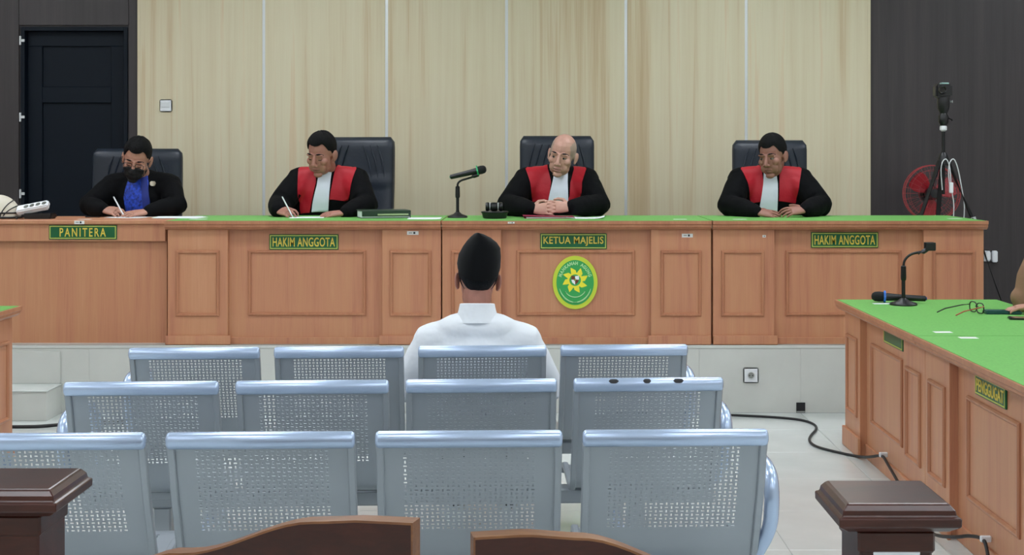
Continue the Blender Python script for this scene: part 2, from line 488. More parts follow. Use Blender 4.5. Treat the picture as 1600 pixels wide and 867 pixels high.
def bench_unit(name, label, cat, L, H, D, loc, rotz, pil, fields, body0=0.0, body1=0.0, group=None, top_over=0.05, plinth=0.055, plinth_c=0.04, z_f=(0.168, 0.558)):
    """panelled court bench. local x along the front, -y is the front, z up.
    pil = (left pilaster x-range, right pilaster x-range), fields = list of (x0,x1)"""
    t = thing(name, label, cat, loc, rotz, group)
    y0 = top_over                         # pilaster face
    yr = y0 + 0.035                       # recessed middle face
    Ht = 0.052
    b0, b1 = body0, L - body1
    MB().box(pil[0][1] - 0.002, pil[1][0] + 0.002, yr, yr + 0.018, 0.0, H - Ht).build('front_panel', M_bench, t)
    for a, b in pil:
        MB().box(a, b, y0, yr + 0.018, 0.0, H - Ht).build('pilaster', M_bench, t, bevel=0.002)
        e0 = (0.012 if body0 > 0 else -0.001) if a < 0.1 else 0.018
        e1 = (0.012 if body1 > 0 else -0.001) if b > L - 0.1 else 0.018
        MB().box(a - e0, b + e1, y0 - 0.014, y0 + 0.002, 0.0, plinth).build('plinth', M_bench, t, bevel=0.003)
    MB().box(pil[0][1], pil[1][0], yr - 0.01, yr + 0.002, 0.0, plinth_c).build('skirting', M_bench, t, bevel=0.002)
    for x in (b0, b1 - 0.018):
        MB().box(x, x + 0.018, yr + 0.018, D - 0.05, 0.0, H - Ht).build('side_panel', M_bench, t)
    for (a, b) in fields:
        mid = (a + b) / 2
        on_pil = any(p0 <= mid <= p1 for p0, p1 in pil)
        moulding(a, b, z_f[0], z_f[1], y0 if on_pil else yr).build('panel_moulding', M_mould, t, 30)
    # top: moulded wooden edge on the front and the free ends, green inlay
    prof = [(0.0, H), (0.0, H - 0.018), (0.008, H - 0.024), (0.008, H - 0.034), (0.020, H - 0.046), (0.034, H - Ht), (0.05, H - Ht), (0.05, H)]
    m = MB()
    rings = [[Vector((x, v, z)) for v, z in prof] for x in (0.0, L)]
    m.loft(rings); m.build('top_edge', M_mould, t, 25)
    MB().box(0.0, L, 0.05, D, H - 0.028, H - 0.002).build('top_board', M_bench, t)
    MB().box(0.012 if body0 > 0 else 0.001, L - (0.012 if body1 > 0 else 0.001), 0.012, D - 0.01, H - 0.002, H + 0.0015).build('green_top', M_green, t)
    return t

YF = 8.28                                  # front edge of the judges bench top
ZB = 1.134                                 # its top surface
HB = ZB - PLAT
SB = FPX / 8.33
bx = lambda p: (p - 830) / SB
def judge_bench(label, x0, x1, pil_px, fields_px, e0, e1):
    return bench_unit('judges_bench', label, 'bench', x1 - x0, HB, 0.80, (x0, YF, PLAT), 0,
                      [tuple(bx(v) - x0 for v in p) for p in pil_px], [tuple(bx(v) - x0 for v in f) for f in fields_px], e0, e1, 'panelled court benches')
B1 = judge_bench('orange-brown panelled bench section with the writing judge and the green binder', -2.16, -0.533, [(262, 356), (597, 689)], [(275, 343), (386, 571), (609, 674)], 0.025, 0.0)
B2 = judge_bench('orange-brown panelled bench section carrying the oval emblem', -0.526, 1.062, [(691, 783), (1017, 1111)], [(705, 768), (807, 993), (1032, 1096)], 0.0, 0.0)
B3 = judge_bench('orange-brown panelled bench section in front of the tripod and red fan', 1.069, 2.69, [(1114, 1210), (1443, 1537)], [(1127, 1194), (1229, 1411), (1457, 1524)], 0.0, 0.025)

# small inventory stickers on the bench fronts and tops
def sticker(parent, x, y, z, w_, h_, flat=False):
    if flat: o = MB().box(-w_ / 2, w_ / 2, -h_ / 2, h_ / 2, 0, 0.0008).build('sticker', M_sticker, parent)
    else:
        o = MB().box(-w_ / 2, w_ / 2, -0.0012, 0, -h_ / 2, h_ / 2).build('sticker', M_sticker, parent)
        MB().box(w_ * 0.05, w_ * 0.22, -0.0018, -0.001, -h_ * 0.25, h_ * 0.3).build('print', M_ink, o)
        MB().box(-w_ * 0.35, -w_ * 0.05, -0.0018, -0.001, -h_ * 0.1, h_ * 0.15).build('print', M_grout, o)
    o.location = (x, y, z)
    return o
sticker(B1, bx(645) + 2.16, 0.05, CAMZ - (364 - 248) / SB - PLAT, 0.068, 0.022)
sticker(B2, bx(1074) + 0.526, 0.05, CAMZ - (368 - 248) / SB - PLAT, 0.065, 0.022)
sticker(B1, PX(310, 8.5) + 2.16, 0.22, HB + 0.0015, 0.10, 0.06, True)
sticker(B3, PX(1155, 8.5) - 1.069, 0.2, HB + 0.0015, 0.08, 0.05, True)
sticker(B2, PX(1062, 8.5) + 0.526, 0.2, HB + 0.0015, 0.08, 0.05, True)
sticker(B3, PX(1490, 8.6) - 1.069, 0.3, HB + 0.0015, 0.08, 0.05, True)
sticker(B3, bx(1194) - 1.069, 0.05, CAMZ - (369 - 248) / SB - PLAT, 0.02, 0.014)
sticker(B2, bx(799) + 0.526, -0.0005, HB - 0.01, 0.04, 0.01)

# clerk's desk: plain wooden top, apron and recessed panel
XD0, XD1, YD = -4.3, -2.172, 8.36
cd = thing('clerk_desk', 'plain wooden clerk desk with a name plate on its apron', 'desk', (XD0, YD, PLAT))
LD = XD1 - XD0
MB().box(0, LD, 0.0, 0.62, HB - 0.022, HB).build('desk_top', M_bench, cd, bevel=0.003)
MB().box(0.01, LD - 0.005, 0.02, 0.04, HB - 0.125, HB - 0.022).build('apron', M_bench, cd, bevel=0.002)
MB().box(0.01, LD - 0.005, 0.055, 0.075, 0.0, HB - 0.125).build('front_panel', M_bench, cd)
for x in (0.01, LD - 0.03): MB().box(x, x + 0.02, 0.075, 0.58, 0.0, HB - 0.022).build('side_panel', M_bench, cd)
sticker(cd, PX(123, 8.4) - XD0, 0.15, HB, 0.075, 0.05, True)
sticker(cd, PX(124, YD) - XD0, 0.0, HB - 0.012, 0.06, 0.02)

# counsel tables
LT, HT, DT = 1.53, 0.757, 0.86
pilT = [(0.03, 0.36), (LT - 0.34, LT)]
fldT = [(0.08, 0.31), (0.47, 1.05), (LT - 0.29, LT - 0.06)]
T1 = bench_unit('counsel_table', 'green-topped counsel table holding the empty microphone stand', 'table', LT, HT, DT, (1.60, 7.43, 0), -PI / 2, pilT, fldT, 0.03, 0.0, 'panelled court benches', plinth=0.10, plinth_c=0.07, z_f=(0.19, 0.59))
T2 = bench_unit('counsel_table', 'green-topped counsel table behind the square dark post, plate on its panelled front', 'table', LT, HT, DT, (1.60, 5.895, 0), -PI / 2, [(0.0, 0.34), (LT - 0.36, LT - 0.03)], [(0.06, 0.29), (0.47, 1.05), (LT - 0.31, LT - 0.08)], 0.0, 0.03, 'panelled court benches', plinth=0.10, plinth_c=0.07, z_f=(0.19, 0.59))
T3 = bench_unit('counsel_table', 'green-topped counsel table beside the low beige step', 'table', LT, HT, DT, (-2.57, 7.11 - LT, 0), PI / 2, pilT, fldT, 0.03, 0.03, 'panelled court benches', plinth=0.10, plinth_c=0.07, z_f=(0.19, 0.59))
for (px, d) in ((1473, 6.02), (1513, 5.83)):
    q = T1 if d > 5.9 else T2
    lx = (7.43 if q is T1 else 5.895) - d
    sticker(q, max(0.05, lx), PX(px, d) - 1.60, HT + 0.0015, 0.05, 0.075, True)

# ------------------------------------------------------------------ name plates
def name_plate(label, text, loc, wd, hg, rotz=0.0, sx=0.72, size=None, sp=1.0, fill=0.90):
    t = thing('name_plate', label, 'sign', loc, rotz)
    MB().box(-wd / 2, wd / 2, -0.008, 0, -hg / 2, hg / 2).build('plate', M_signg, t, bevel=0.002)
    k = 0.005
    frame_box(-wd / 2 + k, wd / 2 - k, -hg / 2 + k, hg / 2 - k, -0.0095, -0.007, 0.005).build('border', M_goldborder, t)
    if not text: return t
    me = text_mesh('lettering', text, size or hg * 0.78, sx, 0.0009, 0.0012, sp)
    me.transform(Matrix.Translation((0, -0.0085, 0)))
    xs = [v.co.x for v in me.vertices]; cx = (min(xs) + max(xs)) / 2; fw = wd * fill
    zs = [v.co.z for v in me.vertices]; cz = (min(zs) + max(zs)) / 2
    for v in me.vertices:
        v.co.x = (v.co.x - cx) * (fw / (max(xs) - min(xs))) if (max(xs) - min(xs)) > 0 else 0
        v.co.z = (v.co.z - cz) * (hg * 0.60 / (max(zs) - min(zs)))
    mkobj('lettering', me, M_gold, t)
    return t
def front_plate(label, text, px0, px1, py0, py1, y, sp=1.06, fill=0.90):
    d = y; wd = (px1 - px0) * d / FPX; hg = (py1 - py0) * d / FPX
    c = P((px0 + px1) / 2, (py0 + py1) / 2, d)
    return name_plate(label, text, (c.x, y, c.z), wd, hg, sp=sp, fill=fill)
YRC = YF + 0.05 + 0.035
p = front_plate('green name plate reading PANITERA on the clerk desk', 'PANITERA', 77, 183, 351.5, 374, YD + 0.02, 1.35, 0.68)
front_plate('green name plate reading HAKIM ANGGOTA below the writing judge', 'HAKIM ANGGOTA', 421, 529, 366, 390, YRC)
front_plate('green name plate reading KETUA MAJELIS above the oval emblem', 'KETUA MAJELIS', 844, 948, 364.5, 389, YRC)
front_plate('green name plate reading HAKIM ANGGOTA on the bench section near the tripod', 'HAKIM ANGGOTA', 1267, 1372, 362.5, 387, YRC)
XP = 1.60 + 0.05 + 0.035
name_plate('green name plate reading PENGGUGAT on the counsel table front', 'PENGGUGAT', (XP, 5.895 - 0.745, 0.652), 0.34, 0.080, -PI / 2)
name_plate('green name plate half hidden under the table edge below the microphone stand', '', (XP, 7.43 - 0.90, 0.668), 0.34, 0.080, -PI / 2)

# ------------------------------------------------------------------ oval emblem
em = thing('court_emblem', 'oval green and yellow court emblem with a sun and a shield', 'emblem', (PX(898.5, YRC), YRC, CAMZ - (441 - 248) * YRC / FPX))
ex, ez = 0.133, 0.158
def oval(rx, rz, y0, y1, n=48):
    return MB().prism([(rx * math.cos(2 * PI * j / n), rz * math.sin(2 * PI * j / n)) for j in range(n)], lambda u, v, w_: Vector((u, w_, v)), y0, y1)
oval(ex, ez, -0.014, -0.010).build('rim', M_lime, em)
oval(ex * 0.835, ez * 0.845, -0.0155, -0.0135).build('field', M_emgreen, em)
oval(ex * 0.99, ez * 0.99, -0.0105, 0.0).build('backing', M_lime, em)
cz0 = 0.014
def pfn(u, v, w_): return Vector((u, w_, v + cz0))
m = MB(); n = 40
ring_o = [(0.045 * math.cos(2 * PI * j / n), 0.045 * math.sin(2 * PI * j / n)) for j in range(n)]
m.prism(ring_o, pfn, -0.0165, -0.0150)
m.build('sun_disc', M_petal, em)
for k in range(8):
    a = 2 * PI * k / 8 + 0.15
    def pol(r, th): return (r * math.cos(th), r * math.sin(th))
    poly = [pol(0.040, a - 0.36), pol(0.058, a - 0.22), pol(0.066, a - 0.02), pol(0.079, a + 0.20), pol(0.062, a + 0.28), pol(0.050, a + 0.36), pol(0.040, a + 0.40)]
    MB().prism(poly, pfn, -0.0168, -0.0150).build('petal', M_petal, em)
MB().prism([(0.034 * math.cos(2 * PI * j / n), 0.034 * math.sin(2 * PI * j / n)) for j in range(n)], pfn, -0.0175, -0.0160).build('sun_centre', M_emgreen, em)
for (sx, sz, mm) in ((-1, 1, M_brown), (1, 1, M_paper), (-1, -1, M_paper), (1, -1, M_brown)):
    if sz > 0: poly = [(0, 0), (0.023, 0), (0.023, 0.024), (0, 0.021)]
    else: poly = [(0, 0), (0.023, 0), (0.017, -0.017), (0, -0.030)]
    MB().prism([(sx * a, b + 0.003) for a, b in poly], pfn, -0.0185, -0.0170).build('shield_quarter', mm, em)
MB().prism([(0.007 * math.cos(2 * PI * j / 12), 0.007 * math.sin(2 * PI * j / 12) + 0.002) for j in range(12)], pfn, -0.0195, -0.018).build('shield_boss', M_ink, em)
MB().prism([(0.0035 * math.cos(2 * PI * j / 12), 0.0035 * math.sin(2 * PI * j / 12) + 0.002) for j in range(12)], pfn, -0.0203, -0.019).build('shield_star', M_petal, em)
txt = 'MAHKAMAH AGUNG'
for i, ch in enumerate(txt):
    if ch == ' ': continue
    a = R(158) - R(136) * i / (len(txt) - 1)
    me = text_mesh('letter', ch, 0.027, 0.85, 0.0012, 0.0006)
    me.transform(Matrix.Rotation(-(a - PI / 2), 4, 'Y'))
    rx, rz = ex * 0.70, ez * 0.72
    mkobj('letter', me, M_empale, em, None, (rx * math.cos(a), -0.0158, rz * math.sin(a)))
for s in (-1, 1):
    pts = []
    for i in range(9):
        a = R(-90) + s * R(72) * i / 8
        pts.append((ex * 0.73 * math.cos(a), -0.0158, ez * 0.745 * math.sin(a)))
    MB().tube(pts, [0.003, 0.0045, 0.005, 0.005, 0.005, 0.0045, 0.004, 0.003, 0.0015], 6).build('wreath', M_empale, em, 60)
pts = [(0.062 * math.cos(a), -0.0158, -0.035 + 0.052 * math.sin(a)) for a in [R(200 + 14 * i) for i in range(11)]]
MB().tube(pts, 0.0035, 6).build('ribbon', M_empale, em, 60)

# ================================================================== STEEL WAITING SEATS
PROF = [(0.000, 0.762), (0.012, 0.735), (0.022, 0.705), (0.036, 0.660), (0.055, 0.610), (0.077, 0.560), (0.100, 0.508),
        (0.122, 0.458), (0.138, 0.424), (0.158, 0.404), (0.190, 0.394), (0.300, 0.392), (0.400, 0.400), (0.480, 0.404), (0.525, 0.400), (0.548, 0.385), (0.552, 0.365)]
_cum = [0.0]
for a, b in zip(PROF[:-1], PROF[1:]): _cum.append(_cum[-1] + math.hypot(b[0] - a[0], b[1] - a[1]))
def prof_at(s):
    s = max(0.0, min(_cum[-1], s))
    for i in range(len(PROF) - 1):
        if s <= _cum[i + 1] + 1e-9:
            f = (s - _cum[i]) / (_cum[i + 1] - _cum[i])
            return (PROF[i][0] + (PROF[i + 1][0] - PROF[i][0]) * f, PROF[i][1] + (PROF[i + 1][1] - PROF[i][1]) * f)
    return PROF[-1]
SEATW = 0.462
def seat_sheet():
    """bent perforated sheet: slots in a basket pattern in back and seat"""
    cw, rh = 0.0140, 0.0122
    NC = 25
    xs = [-SEATW / 2] + [(-NC / 2 + i) * cw for i in range(NC + 1)] + [SEATW / 2]
    rows = [0.0]
    s0 = 0.018; nb = 21
    rows += [s0 + i * rh for i in range(nb + 1)]
    e = rows[-1]; s1 = 0.46
    k = 6
    rows += [e + (s1 - e) * i / k for i in range(1, k + 1)]
    ns = 20; b2 = len(rows) - 1
    rows += [s1 + i * rh for i in range(1, ns + 1)]
    e = rows[-1]; k = 5
    rows += [e + (_cum[-1] - e) * i / k for i in range(1, k + 1)]
    V = []; F = []
    for s in rows:
        y, z = prof_at(s)
        for x in xs: V.append((x, y, z))
    nx = len(xs)
    for j in range(len(rows) - 1):
        perf_row = (1 <= j <= nb) or (b2 <= j < b2 + ns)
        for i in range(nx - 1):
            a, b, c, d = j * nx + i, j * nx + i + 1, (j + 1) * nx + i + 1, (j + 1) * nx + i
            if perf_row and 1 <= i <= NC:
                if (i + j) % 2 == 0: hx, hs = 0.0044, 0.0020
                else: hx, hs = 0.0020, 0.0043
                xm = (xs[i] + xs[i + 1]) / 2; sm = (rows[j] + rows[j + 1]) / 2
                q = []
                for dx, ds in ((-hx, -hs), (hx, -hs), (hx, hs), (-hx, hs)):
                    y, z = prof_at(sm + ds); q.append(len(V)); V.append((xm + dx, y, z))
                F += [(a, b, q[1], q[0]), (b, c, q[2], q[1]), (c, d, q[3], q[2]), (d, a, q[0], q[3])]
            else:
                F.append((a, b, c, d))
    me = bpy.data.meshes.new('seat_shell'); me.from_pydata(V, [], F)
    o = bpy.data.objects.new('temporary_sheet', me); C.objects.link(o)
    sm = o.modifiers.new('s', 'SOLIDIFY'); sm.thickness = 0.0016; sm.offset = 0
    dg = bpy.context.evaluated_depsgraph_get(); dg.update()
    out = bpy.data.meshes.new_from_object(o.evaluated_get(dg))
    bpy.data.objects.remove(o); bpy.data.meshes.remove(me)
    out.name = 'seat_shell'
    return out
sheet = seat_sheet()
def roll_mesh():
    m = MB(); n = 14; pr = []
    for i in range(n):
        a = 2 * PI * i / n
        pr.append((0.019 * math.cos(a), 0.0225 * math.sin(a)))
    L = 0.2435
    rings = []
    for x, k in ((-L, 0.55), (-L + 0.003, 0.85), (-L + 0.009, 1.0), (0, 1.0), (L - 0.009, 1.0), (L - 0.003, 0.85), (L, 0.55)):
        rings.append([Vector((x, u * k - 0.004, 0.770 + v * k)) for u, v in pr])
    m.loft(rings); return m.mesh('top_roll')
roll = roll_mesh()
def rail_mesh(sx):
    m = MB(); x = sx * (SEATW / 2 + 0.002)
    n = 4
    rings = []
    K = 26
    for i in range(K + 1):
        s = _cum[-1] * i / K
        y, z = prof_at(s); y2, z2 = prof_at(s + 0.004); y1, z1 = prof_at(s - 0.004)
        ty, tz = y2 - y1, z2 - z1; l = math.hypot(ty, tz); ny, nz = -tz / l, ty / l
        h = 0.010
        rings.append([Vector((x - 0.010, y - ny * h, z - nz * h)), Vector((x + 0.010, y - ny * h, z - nz * h)), Vector((x + 0.010, y + ny * h, z + nz * h)), Vector((x - 0.010, y + ny * h, z + nz * h))])
    m.loft(rings); return m.mesh('side_rail', 0.003)
rails = [rail_mesh(-1), rail_mesh(1)]
arm_path = [(0.150, 0.425), (0.105, 0.500), (0.080, 0.570), (0.085, 0.625), (0.120, 0.655), (0.200, 0.662), (0.330, 0.655), (0.430, 0.640), (0.480, 0.600), (0.490, 0.520), (0.480, 0.410), (0.465, 0.350)]
def waiting_bench(label, cx, cy, rot):
    t = thing('steel_waiting_bench', label, 'bench', (cx, cy, 0), R(rot), 'rows of perforated steel seats')
    seats = []
    for k in range(4):
        x = (k - 1.5) * 0.54
        o = mkobj('seat_shell', sheet, M_steel, t, 40, (x, 0, 0)); seats.append(o)
        mkobj('top_roll', roll, M_steel_roll, o, 50)
        for r_ in rails: mkobj('side_rail', r_, M_steel, o, 40)
        MB().box(-0.10, 0.10, 0.20, 0.46, 0.365, 0.394).build('seat_bracket', M_steel, o, bevel=0.004)
    MB().box(-1.08, 1.08, 0.29, 0.37, 0.315, 0.366).build('beam', M_steel, t, bevel=0.006)
    for x in (-0.81, 0.81):
        m = MB(); m.box(x - 0.03, x + 0.03, 0.30, 0.36, 0.05, 0.316)
        o = m.build('leg', M_steel, t, bevel=0.006)
        MB().tube([(x, 0.03, 0.012), (x, 0.08, 0.035), (x, 0.33, 0.07), (x, 0.58, 0.035), (x, 0.63, 0.012)], 0.022, 10).build('foot', M_steel_roll, o, 60)
    for s in (-1, 1):
        x = s * (0.81 + SEATW / 2)
        pts = []
        for i, (y, z) in enumerate(arm_path):
            out = 0.040 if 0 < i < 11 else 0.012
            pts.append((x + s * out, y, z))
        # smooth the path
        q = [Vector(p_) for p_ in pts]
        for _ in range(2):
            nq = [q[0]]
            for a, b in zip(q[:-1], q[1:]): nq += [a * 0.75 + b * 0.25, a * 0.25 + b * 0.75]
            q = nq + [q[-1]]
        MB().tube(q, 0.0205, 10).build('armrest', M_steel_roll, t, 60)
        MB().box(min(x - s * 0.01, x + s * 0.03), max(x - s * 0.01, x + s * 0.03), 0.28, 0.47, 0.335, 0.36).build('arm_bracket', M_steel, t, bevel=0.004)
    return t, seats
R1, S1 = waiting_bench('silver perforated four-seat steel bench standing next to the dark wooden gate', -0.432, 3.665, 1.75)
R2, S2 = waiting_bench('silver perforated four-seat steel bench with black chipped patches, middle of three rows', -0.430, 4.52, 2.8)
R3, S3 = waiting_bench('silver perforated four-seat steel bench with the man in the black cap on it', -0.455, 5.33, 2.9)
for (px, wd) in ((963, 0.032), (1015, 0.026), (1064, 0.034)):
    m = MB(); n = 12; x = PX(px, 4.57) - PX(1018, 4.57)
    rings = []
    for kx in range(7):
        u = -1 + 2 * kx / 6.0
        rr = wd / 2 * u; hgt = 0.0075 * math.sqrt(max(0.02, 1 - abs(u) ** 2.6))
        ring = []
        for j, a in enumerate((-1, -0.5, 0, 0.5, 1)):
            th = R(142) + a * hgt / 0.02
            ring.append((x + rr, -0.004 + 0.0196 * math.cos(th), 0.770 + 0.0231 * math.sin(th)))
        for j, a in enumerate((1, 0.5, 0, -0.5, -1)):
            th = R(142) + a * hgt / 0.02
            ring.append((x + rr, -0.004 + 0.0180 * math.cos(th), 0.770 + 0.0215 * math.sin(th)))
        rings.append([Vector(v) for v in ring])
    m.loft(rings); m.build('chipped_patch', M_ink, S2[3])['label'] = 'black bare patch on the rolled top'

# ================================================================== BAR RAIL POSTS AND GATES
def bar_post(label, xc, y0, note):
    t = thing('railing_post', label, 'post', (xc, y0 + 0.1, 0), 0, 'bar railing posts')
    zt = 0.933
    def sq(h, z): return [Vector((x * h, y * h, z)) for x, y in ((-1, -1), (1, -1), (1, 1), (-1, 1))]
    rings = [sq(0.062, zt - 0.052), sq(0.085, zt - 0.046), sq(0.100, zt - 0.036), sq(0.1005, zt - 0.022), sq(0.094, zt - 0.019), sq(0.092, zt - 0.010), sq(0.086, zt - 0.003), sq(0.082, zt)]
    MB().loft(rings).build('cap', M_rail, t, bevel=0.0015)
    MB().box(-0.060, 0.060, -0.070, 0.070, 0.0, zt - 0.05).build('shaft', M_rail, t, bevel=0.004)
    MB().box(-0.064, 0.064, -0.074, 0.074, zt - 0.085, zt - 0.048).build('collar', M_rail, t, bevel=0.004)
    MB().box(-0.085, 0.085, -0.09, 0.09, 0.0, 0.12).build('base', M_rail, t, bevel=0.006)
    if note: MB().box(-0.038, 0.039, -0.0715, -0.0702, 0.60, 0.858).build('notice', M_paper, t)
    return t
bar_post('dark polished wooden post with a white notice, beside the grey steel armrest', 0.604, 2.30, True)
bar_post('dark polished wooden post on the clerk side of the gate', -0.910, 2.40, False)

def gate_leaf(label, hinge, free, pts, zbot):
    """pts = (fraction from free end, height) of the curved top"""
    h = Vector((hinge[0], hinge[1], 0)); f = Vector((free[0], free[1], 0))
    ax = (h - f); L = ax.length; ax.normalize(); nrm = Vector((-ax.y, ax.x, 0))
    if nrm.y > 0: nrm = -nrm
    t = thing('swing_gate', label, 'gate', (hinge[0], hinge[1], 0), 0, 'swing gates of the bar railing')
    q = []
    N = 28
    for i in range(N + 1):
        u = i / N
        for (a, za), (b, zb) in zip(pts[:-1], pts[1:]):
            if a <= u <= b + 1e-9:
                k = (u - a) / (b - a); k = k * k * (3 - 2 * k) if abs(za - zb) > 0.03 else k
                q.append((u * L, za + (zb - za) * k)); break
    th = 0.0175
    def fn(u, v, w_): return f - h + ax * u + nrm * w_ + Vector((0, 0, v))
    poly = [(0, zbot), (L, zbot)] + [(u, z - 0.004) for u, z in reversed(q)]
    # leaf as strips so the curved top stays clean
    m = MB()
    rings = [[fn(u, zbot, -th), fn(u, zbot, th), fn(u, z - 0.004, th), fn(u, z - 0.004, -th)] for u, z in q]
    m.loft(rings); m.build('leaf', M_rail, t, 30)
    m = MB()
    e = th + 0.0006
    rings = [[fn(u, z - 0.004, -e), fn(u, z - 0.004, e), fn(u, z, e), fn(u, z, -e)] for u, z in q]
    m.loft(rings); m.build('edge_band', M_railedge, t, 30)
    m = MB()
    rings = [[fn(-0.003, z, -e), fn(-0.003, z, e), fn(0.0, z, e), fn(0.0, z, -e)] for z in (zbot, q[0][1])]
    m.loft(rings); m.build('end_band', M_railedge, t)
    for z in (zbot + 0.08, q[-1][1] - 0.08):
        MB().box(-0.012, 0.012, -0.02, 0.02, z - 0.03, z + 0.03).build('hinge', M_blackmet, t, bevel=0.002)
    return t
gate_leaf('dark wooden swing gate leaf with a curved top, taller free end near the steel seats', (-0.845, 2.47), (-0.190, 2.295),
          [(0, 0.911), (0.14, 0.909), (0.24, 0.902), (0.62, 0.832), (0.8, 0.80), (1.0, 0.785)], 0.25)
gate_leaf('dark wooden swing gate leaf hung on the post with the white notice', (0.540, 2.36), (-0.0915, 2.245),
          [(0, 0.901), (0.13, 0.902), (0.26, 0.892), (0.6, 0.825), (0.8, 0.795), (1.0, 0.78)], 0.25)

# ================================================================== OFFICE CHAIRS
def office_chair(label, loc, rotz, w2=0.262, top=1.255, seams=True, tilt=0.10):
    t = thing('office_chair', label, 'office chair', loc, rotz, 'black leather office chairs')
    sh = max(0.255, w2 - 0.02); ax_ = sh + 0.075
    # backrest: padded slab with folds, rounded by lofting rings from bottom to top
    m = MB(); rings = []; zb = 0.43; N = 24; n = 28
    for i in range(N + 1):
        u = i / N; z = zb + (top - zb) * u
        wv = w2 * (0.90 + 0.10 * min(1, u * 3)) * (1 if u < 0.94 else 1 - 0.10 * ((u - 0.94) / 0.06) ** 2)
        th = 0.055 * (1 if u < 0.93 else math.sqrt(max(0.05, 1 - ((u - 0.93) / 0.07) ** 2 * 0.93)))
        pad = 0.0
        for c_, s_ in ((0.30, 0.02), (0.62, 0.02)):
            pad -= 0.012 * math.exp(-((u - c_) / s_) ** 2)
        yc = 0.24 + tilt * u + 0.03 * math.sin(u * PI)
        ring = []
        for j in range(n):
            a = 2 * PI * j / n
            cx_, sy_ = math.cos(a), math.sin(a)
            x = wv * math.copysign(abs(cx_) ** 0.25, cx_); y = th * math.copysign(abs(sy_) ** 0.6, sy_)
            if sy_ < 0: y -= pad * -1 * abs(sy_) + 0.010 * math.exp(-(x / (w2 * 0.6)) ** 2)
            ring.append(Vector((x, yc + y, z)))
        rings.append(ring)
    m.loft(rings); m.build('backrest', M_leather, t, 60)
    # leather creases: shallow ridges fanning on the upper cushion
    for sx in (-1, 1):
        for k in range(3):
            x0 = sx * (0.05 + 0.05 * k); x1 = sx * (0.11 + 0.045 * k)
            u0, u1 = 0.93, 0.66
            pts = []
            for i in range(6):
                f = i / 5; u = u0 + (u1 - u0) * f
                yc = 0.24 + tilt * u + 0.03 * math.sin(u * PI)
                xx = x0 + (x1 - x0) * f + sx * 0.01 * math.sin(f * PI)
                pts.append((xx, yc - 0.056 - 0.010 * math.exp(-(xx / (w2 * 0.6)) ** 2), zb + (top - zb) * u))
            MB().tube(pts, [0.002, 0.006, 0.007, 0.007, 0.005, 0.002], 6).build('crease', M_leather, t, 60)
    m = MB(); rings = []
    for i in range(15):
        u = i / 14; y = -0.27 + 0.53 * u
        k = min(1.0, math.sqrt(max(0.03, 1 - (2 * u - 1) ** 6)))
        ring = []
        for j in range(20):
            a = 2 * PI * j / 20; ca, sa = math.cos(a), math.sin(a)
            ring.append(Vector((sh * math.copysign(abs(ca) ** 0.35, ca) * k, y, 0.395 + 0.05 * math.copysign(abs(sa) ** 0.7, sa) * k)))
        rings.append(ring)
    m.loft(rings); m.build('seat', M_leather, t, 60)
    for s in (-1, 1):
        pts = [(s * (sh - 0.02), 0.18, 0.385), (s * ax_, 0.19, 0.43), (s * (ax_ + 0.005), 0.19, 0.60), (s * ax_, 0.12, 0.635), (s * ax_, -0.10, 0.635), (s * (ax_ - 0.005), -0.15, 0.60), (s * (ax_ - 0.005), -0.14, 0.44), (s * (sh - 0.02), -0.12, 0.385)]
        MB().tube(pts, 0.018, 8).build('armrest', M_blackpl, t, 60)
    MB().lathe([(0.03, 0.12), (0.03, 0.25), (0.045, 0.27), (0.045, 0.32), (0.12, 0.335), (0.12, 0.36)], 16).build('gas_column', M_blackmet, t, 40)
    bs = MB().lathe([(0.05, 0.07), (0.05, 0.13), (0.03, 0.14)], 16).build('base_hub', M_blackpl, t, 40)
    for k in range(5):
        a = 2 * PI * k / 5 + 0.3
        dx, dy = math.cos(a), math.sin(a)
        o = MB().tube([(dx * 0.03, dy * 0.03, 0.105), (dx * 0.15, dy * 0.15, 0.10), (dx * 0.29, dy * 0.29, 0.075)], [0.026, 0.022, 0.016], 8).build('base_arm', M_blackpl, t, 60)
        MB().lathe([(0.001, -0.02), (0.024, -0.02), (0.028, -0.012), (0.028, 0.012), (0.024, 0.02), (0.001, 0.02)], 14, (dx * 0.29, dy * 0.29, 0.0285), Matrix.Rotation(a, 4, 'Z') @ Matrix.Rotation(PI / 2, 4, 'X')).build('caster', M_blackpl, o, 40)
    return t
office_chair('black leather office chair of the clerk beside the black door', (PX(215, 9.65), 9.42, PLAT), R(4), 0.305, 1.17, tilt=0.08)
office_chair('creased black leather office chair behind the writing judge', (PX(546, 9.65), 9.42, PLAT), R(-8), 0.258, 1.25)
office_chair('black leather office chair behind the bald judge', (PX(868, 9.65), 9.42, PLAT), R(-2), 0.258, 1.258)
office_chair('black leather office chair behind the judge looking aside with black hair', (PX(1209, 9.65), 9.42, PLAT), R(2), 0.258, 1.228)

# ================================================================== PEOPLE
def V3(*a): return Vector(a)
def lerp(a, b, f): return a + (b - a) * f

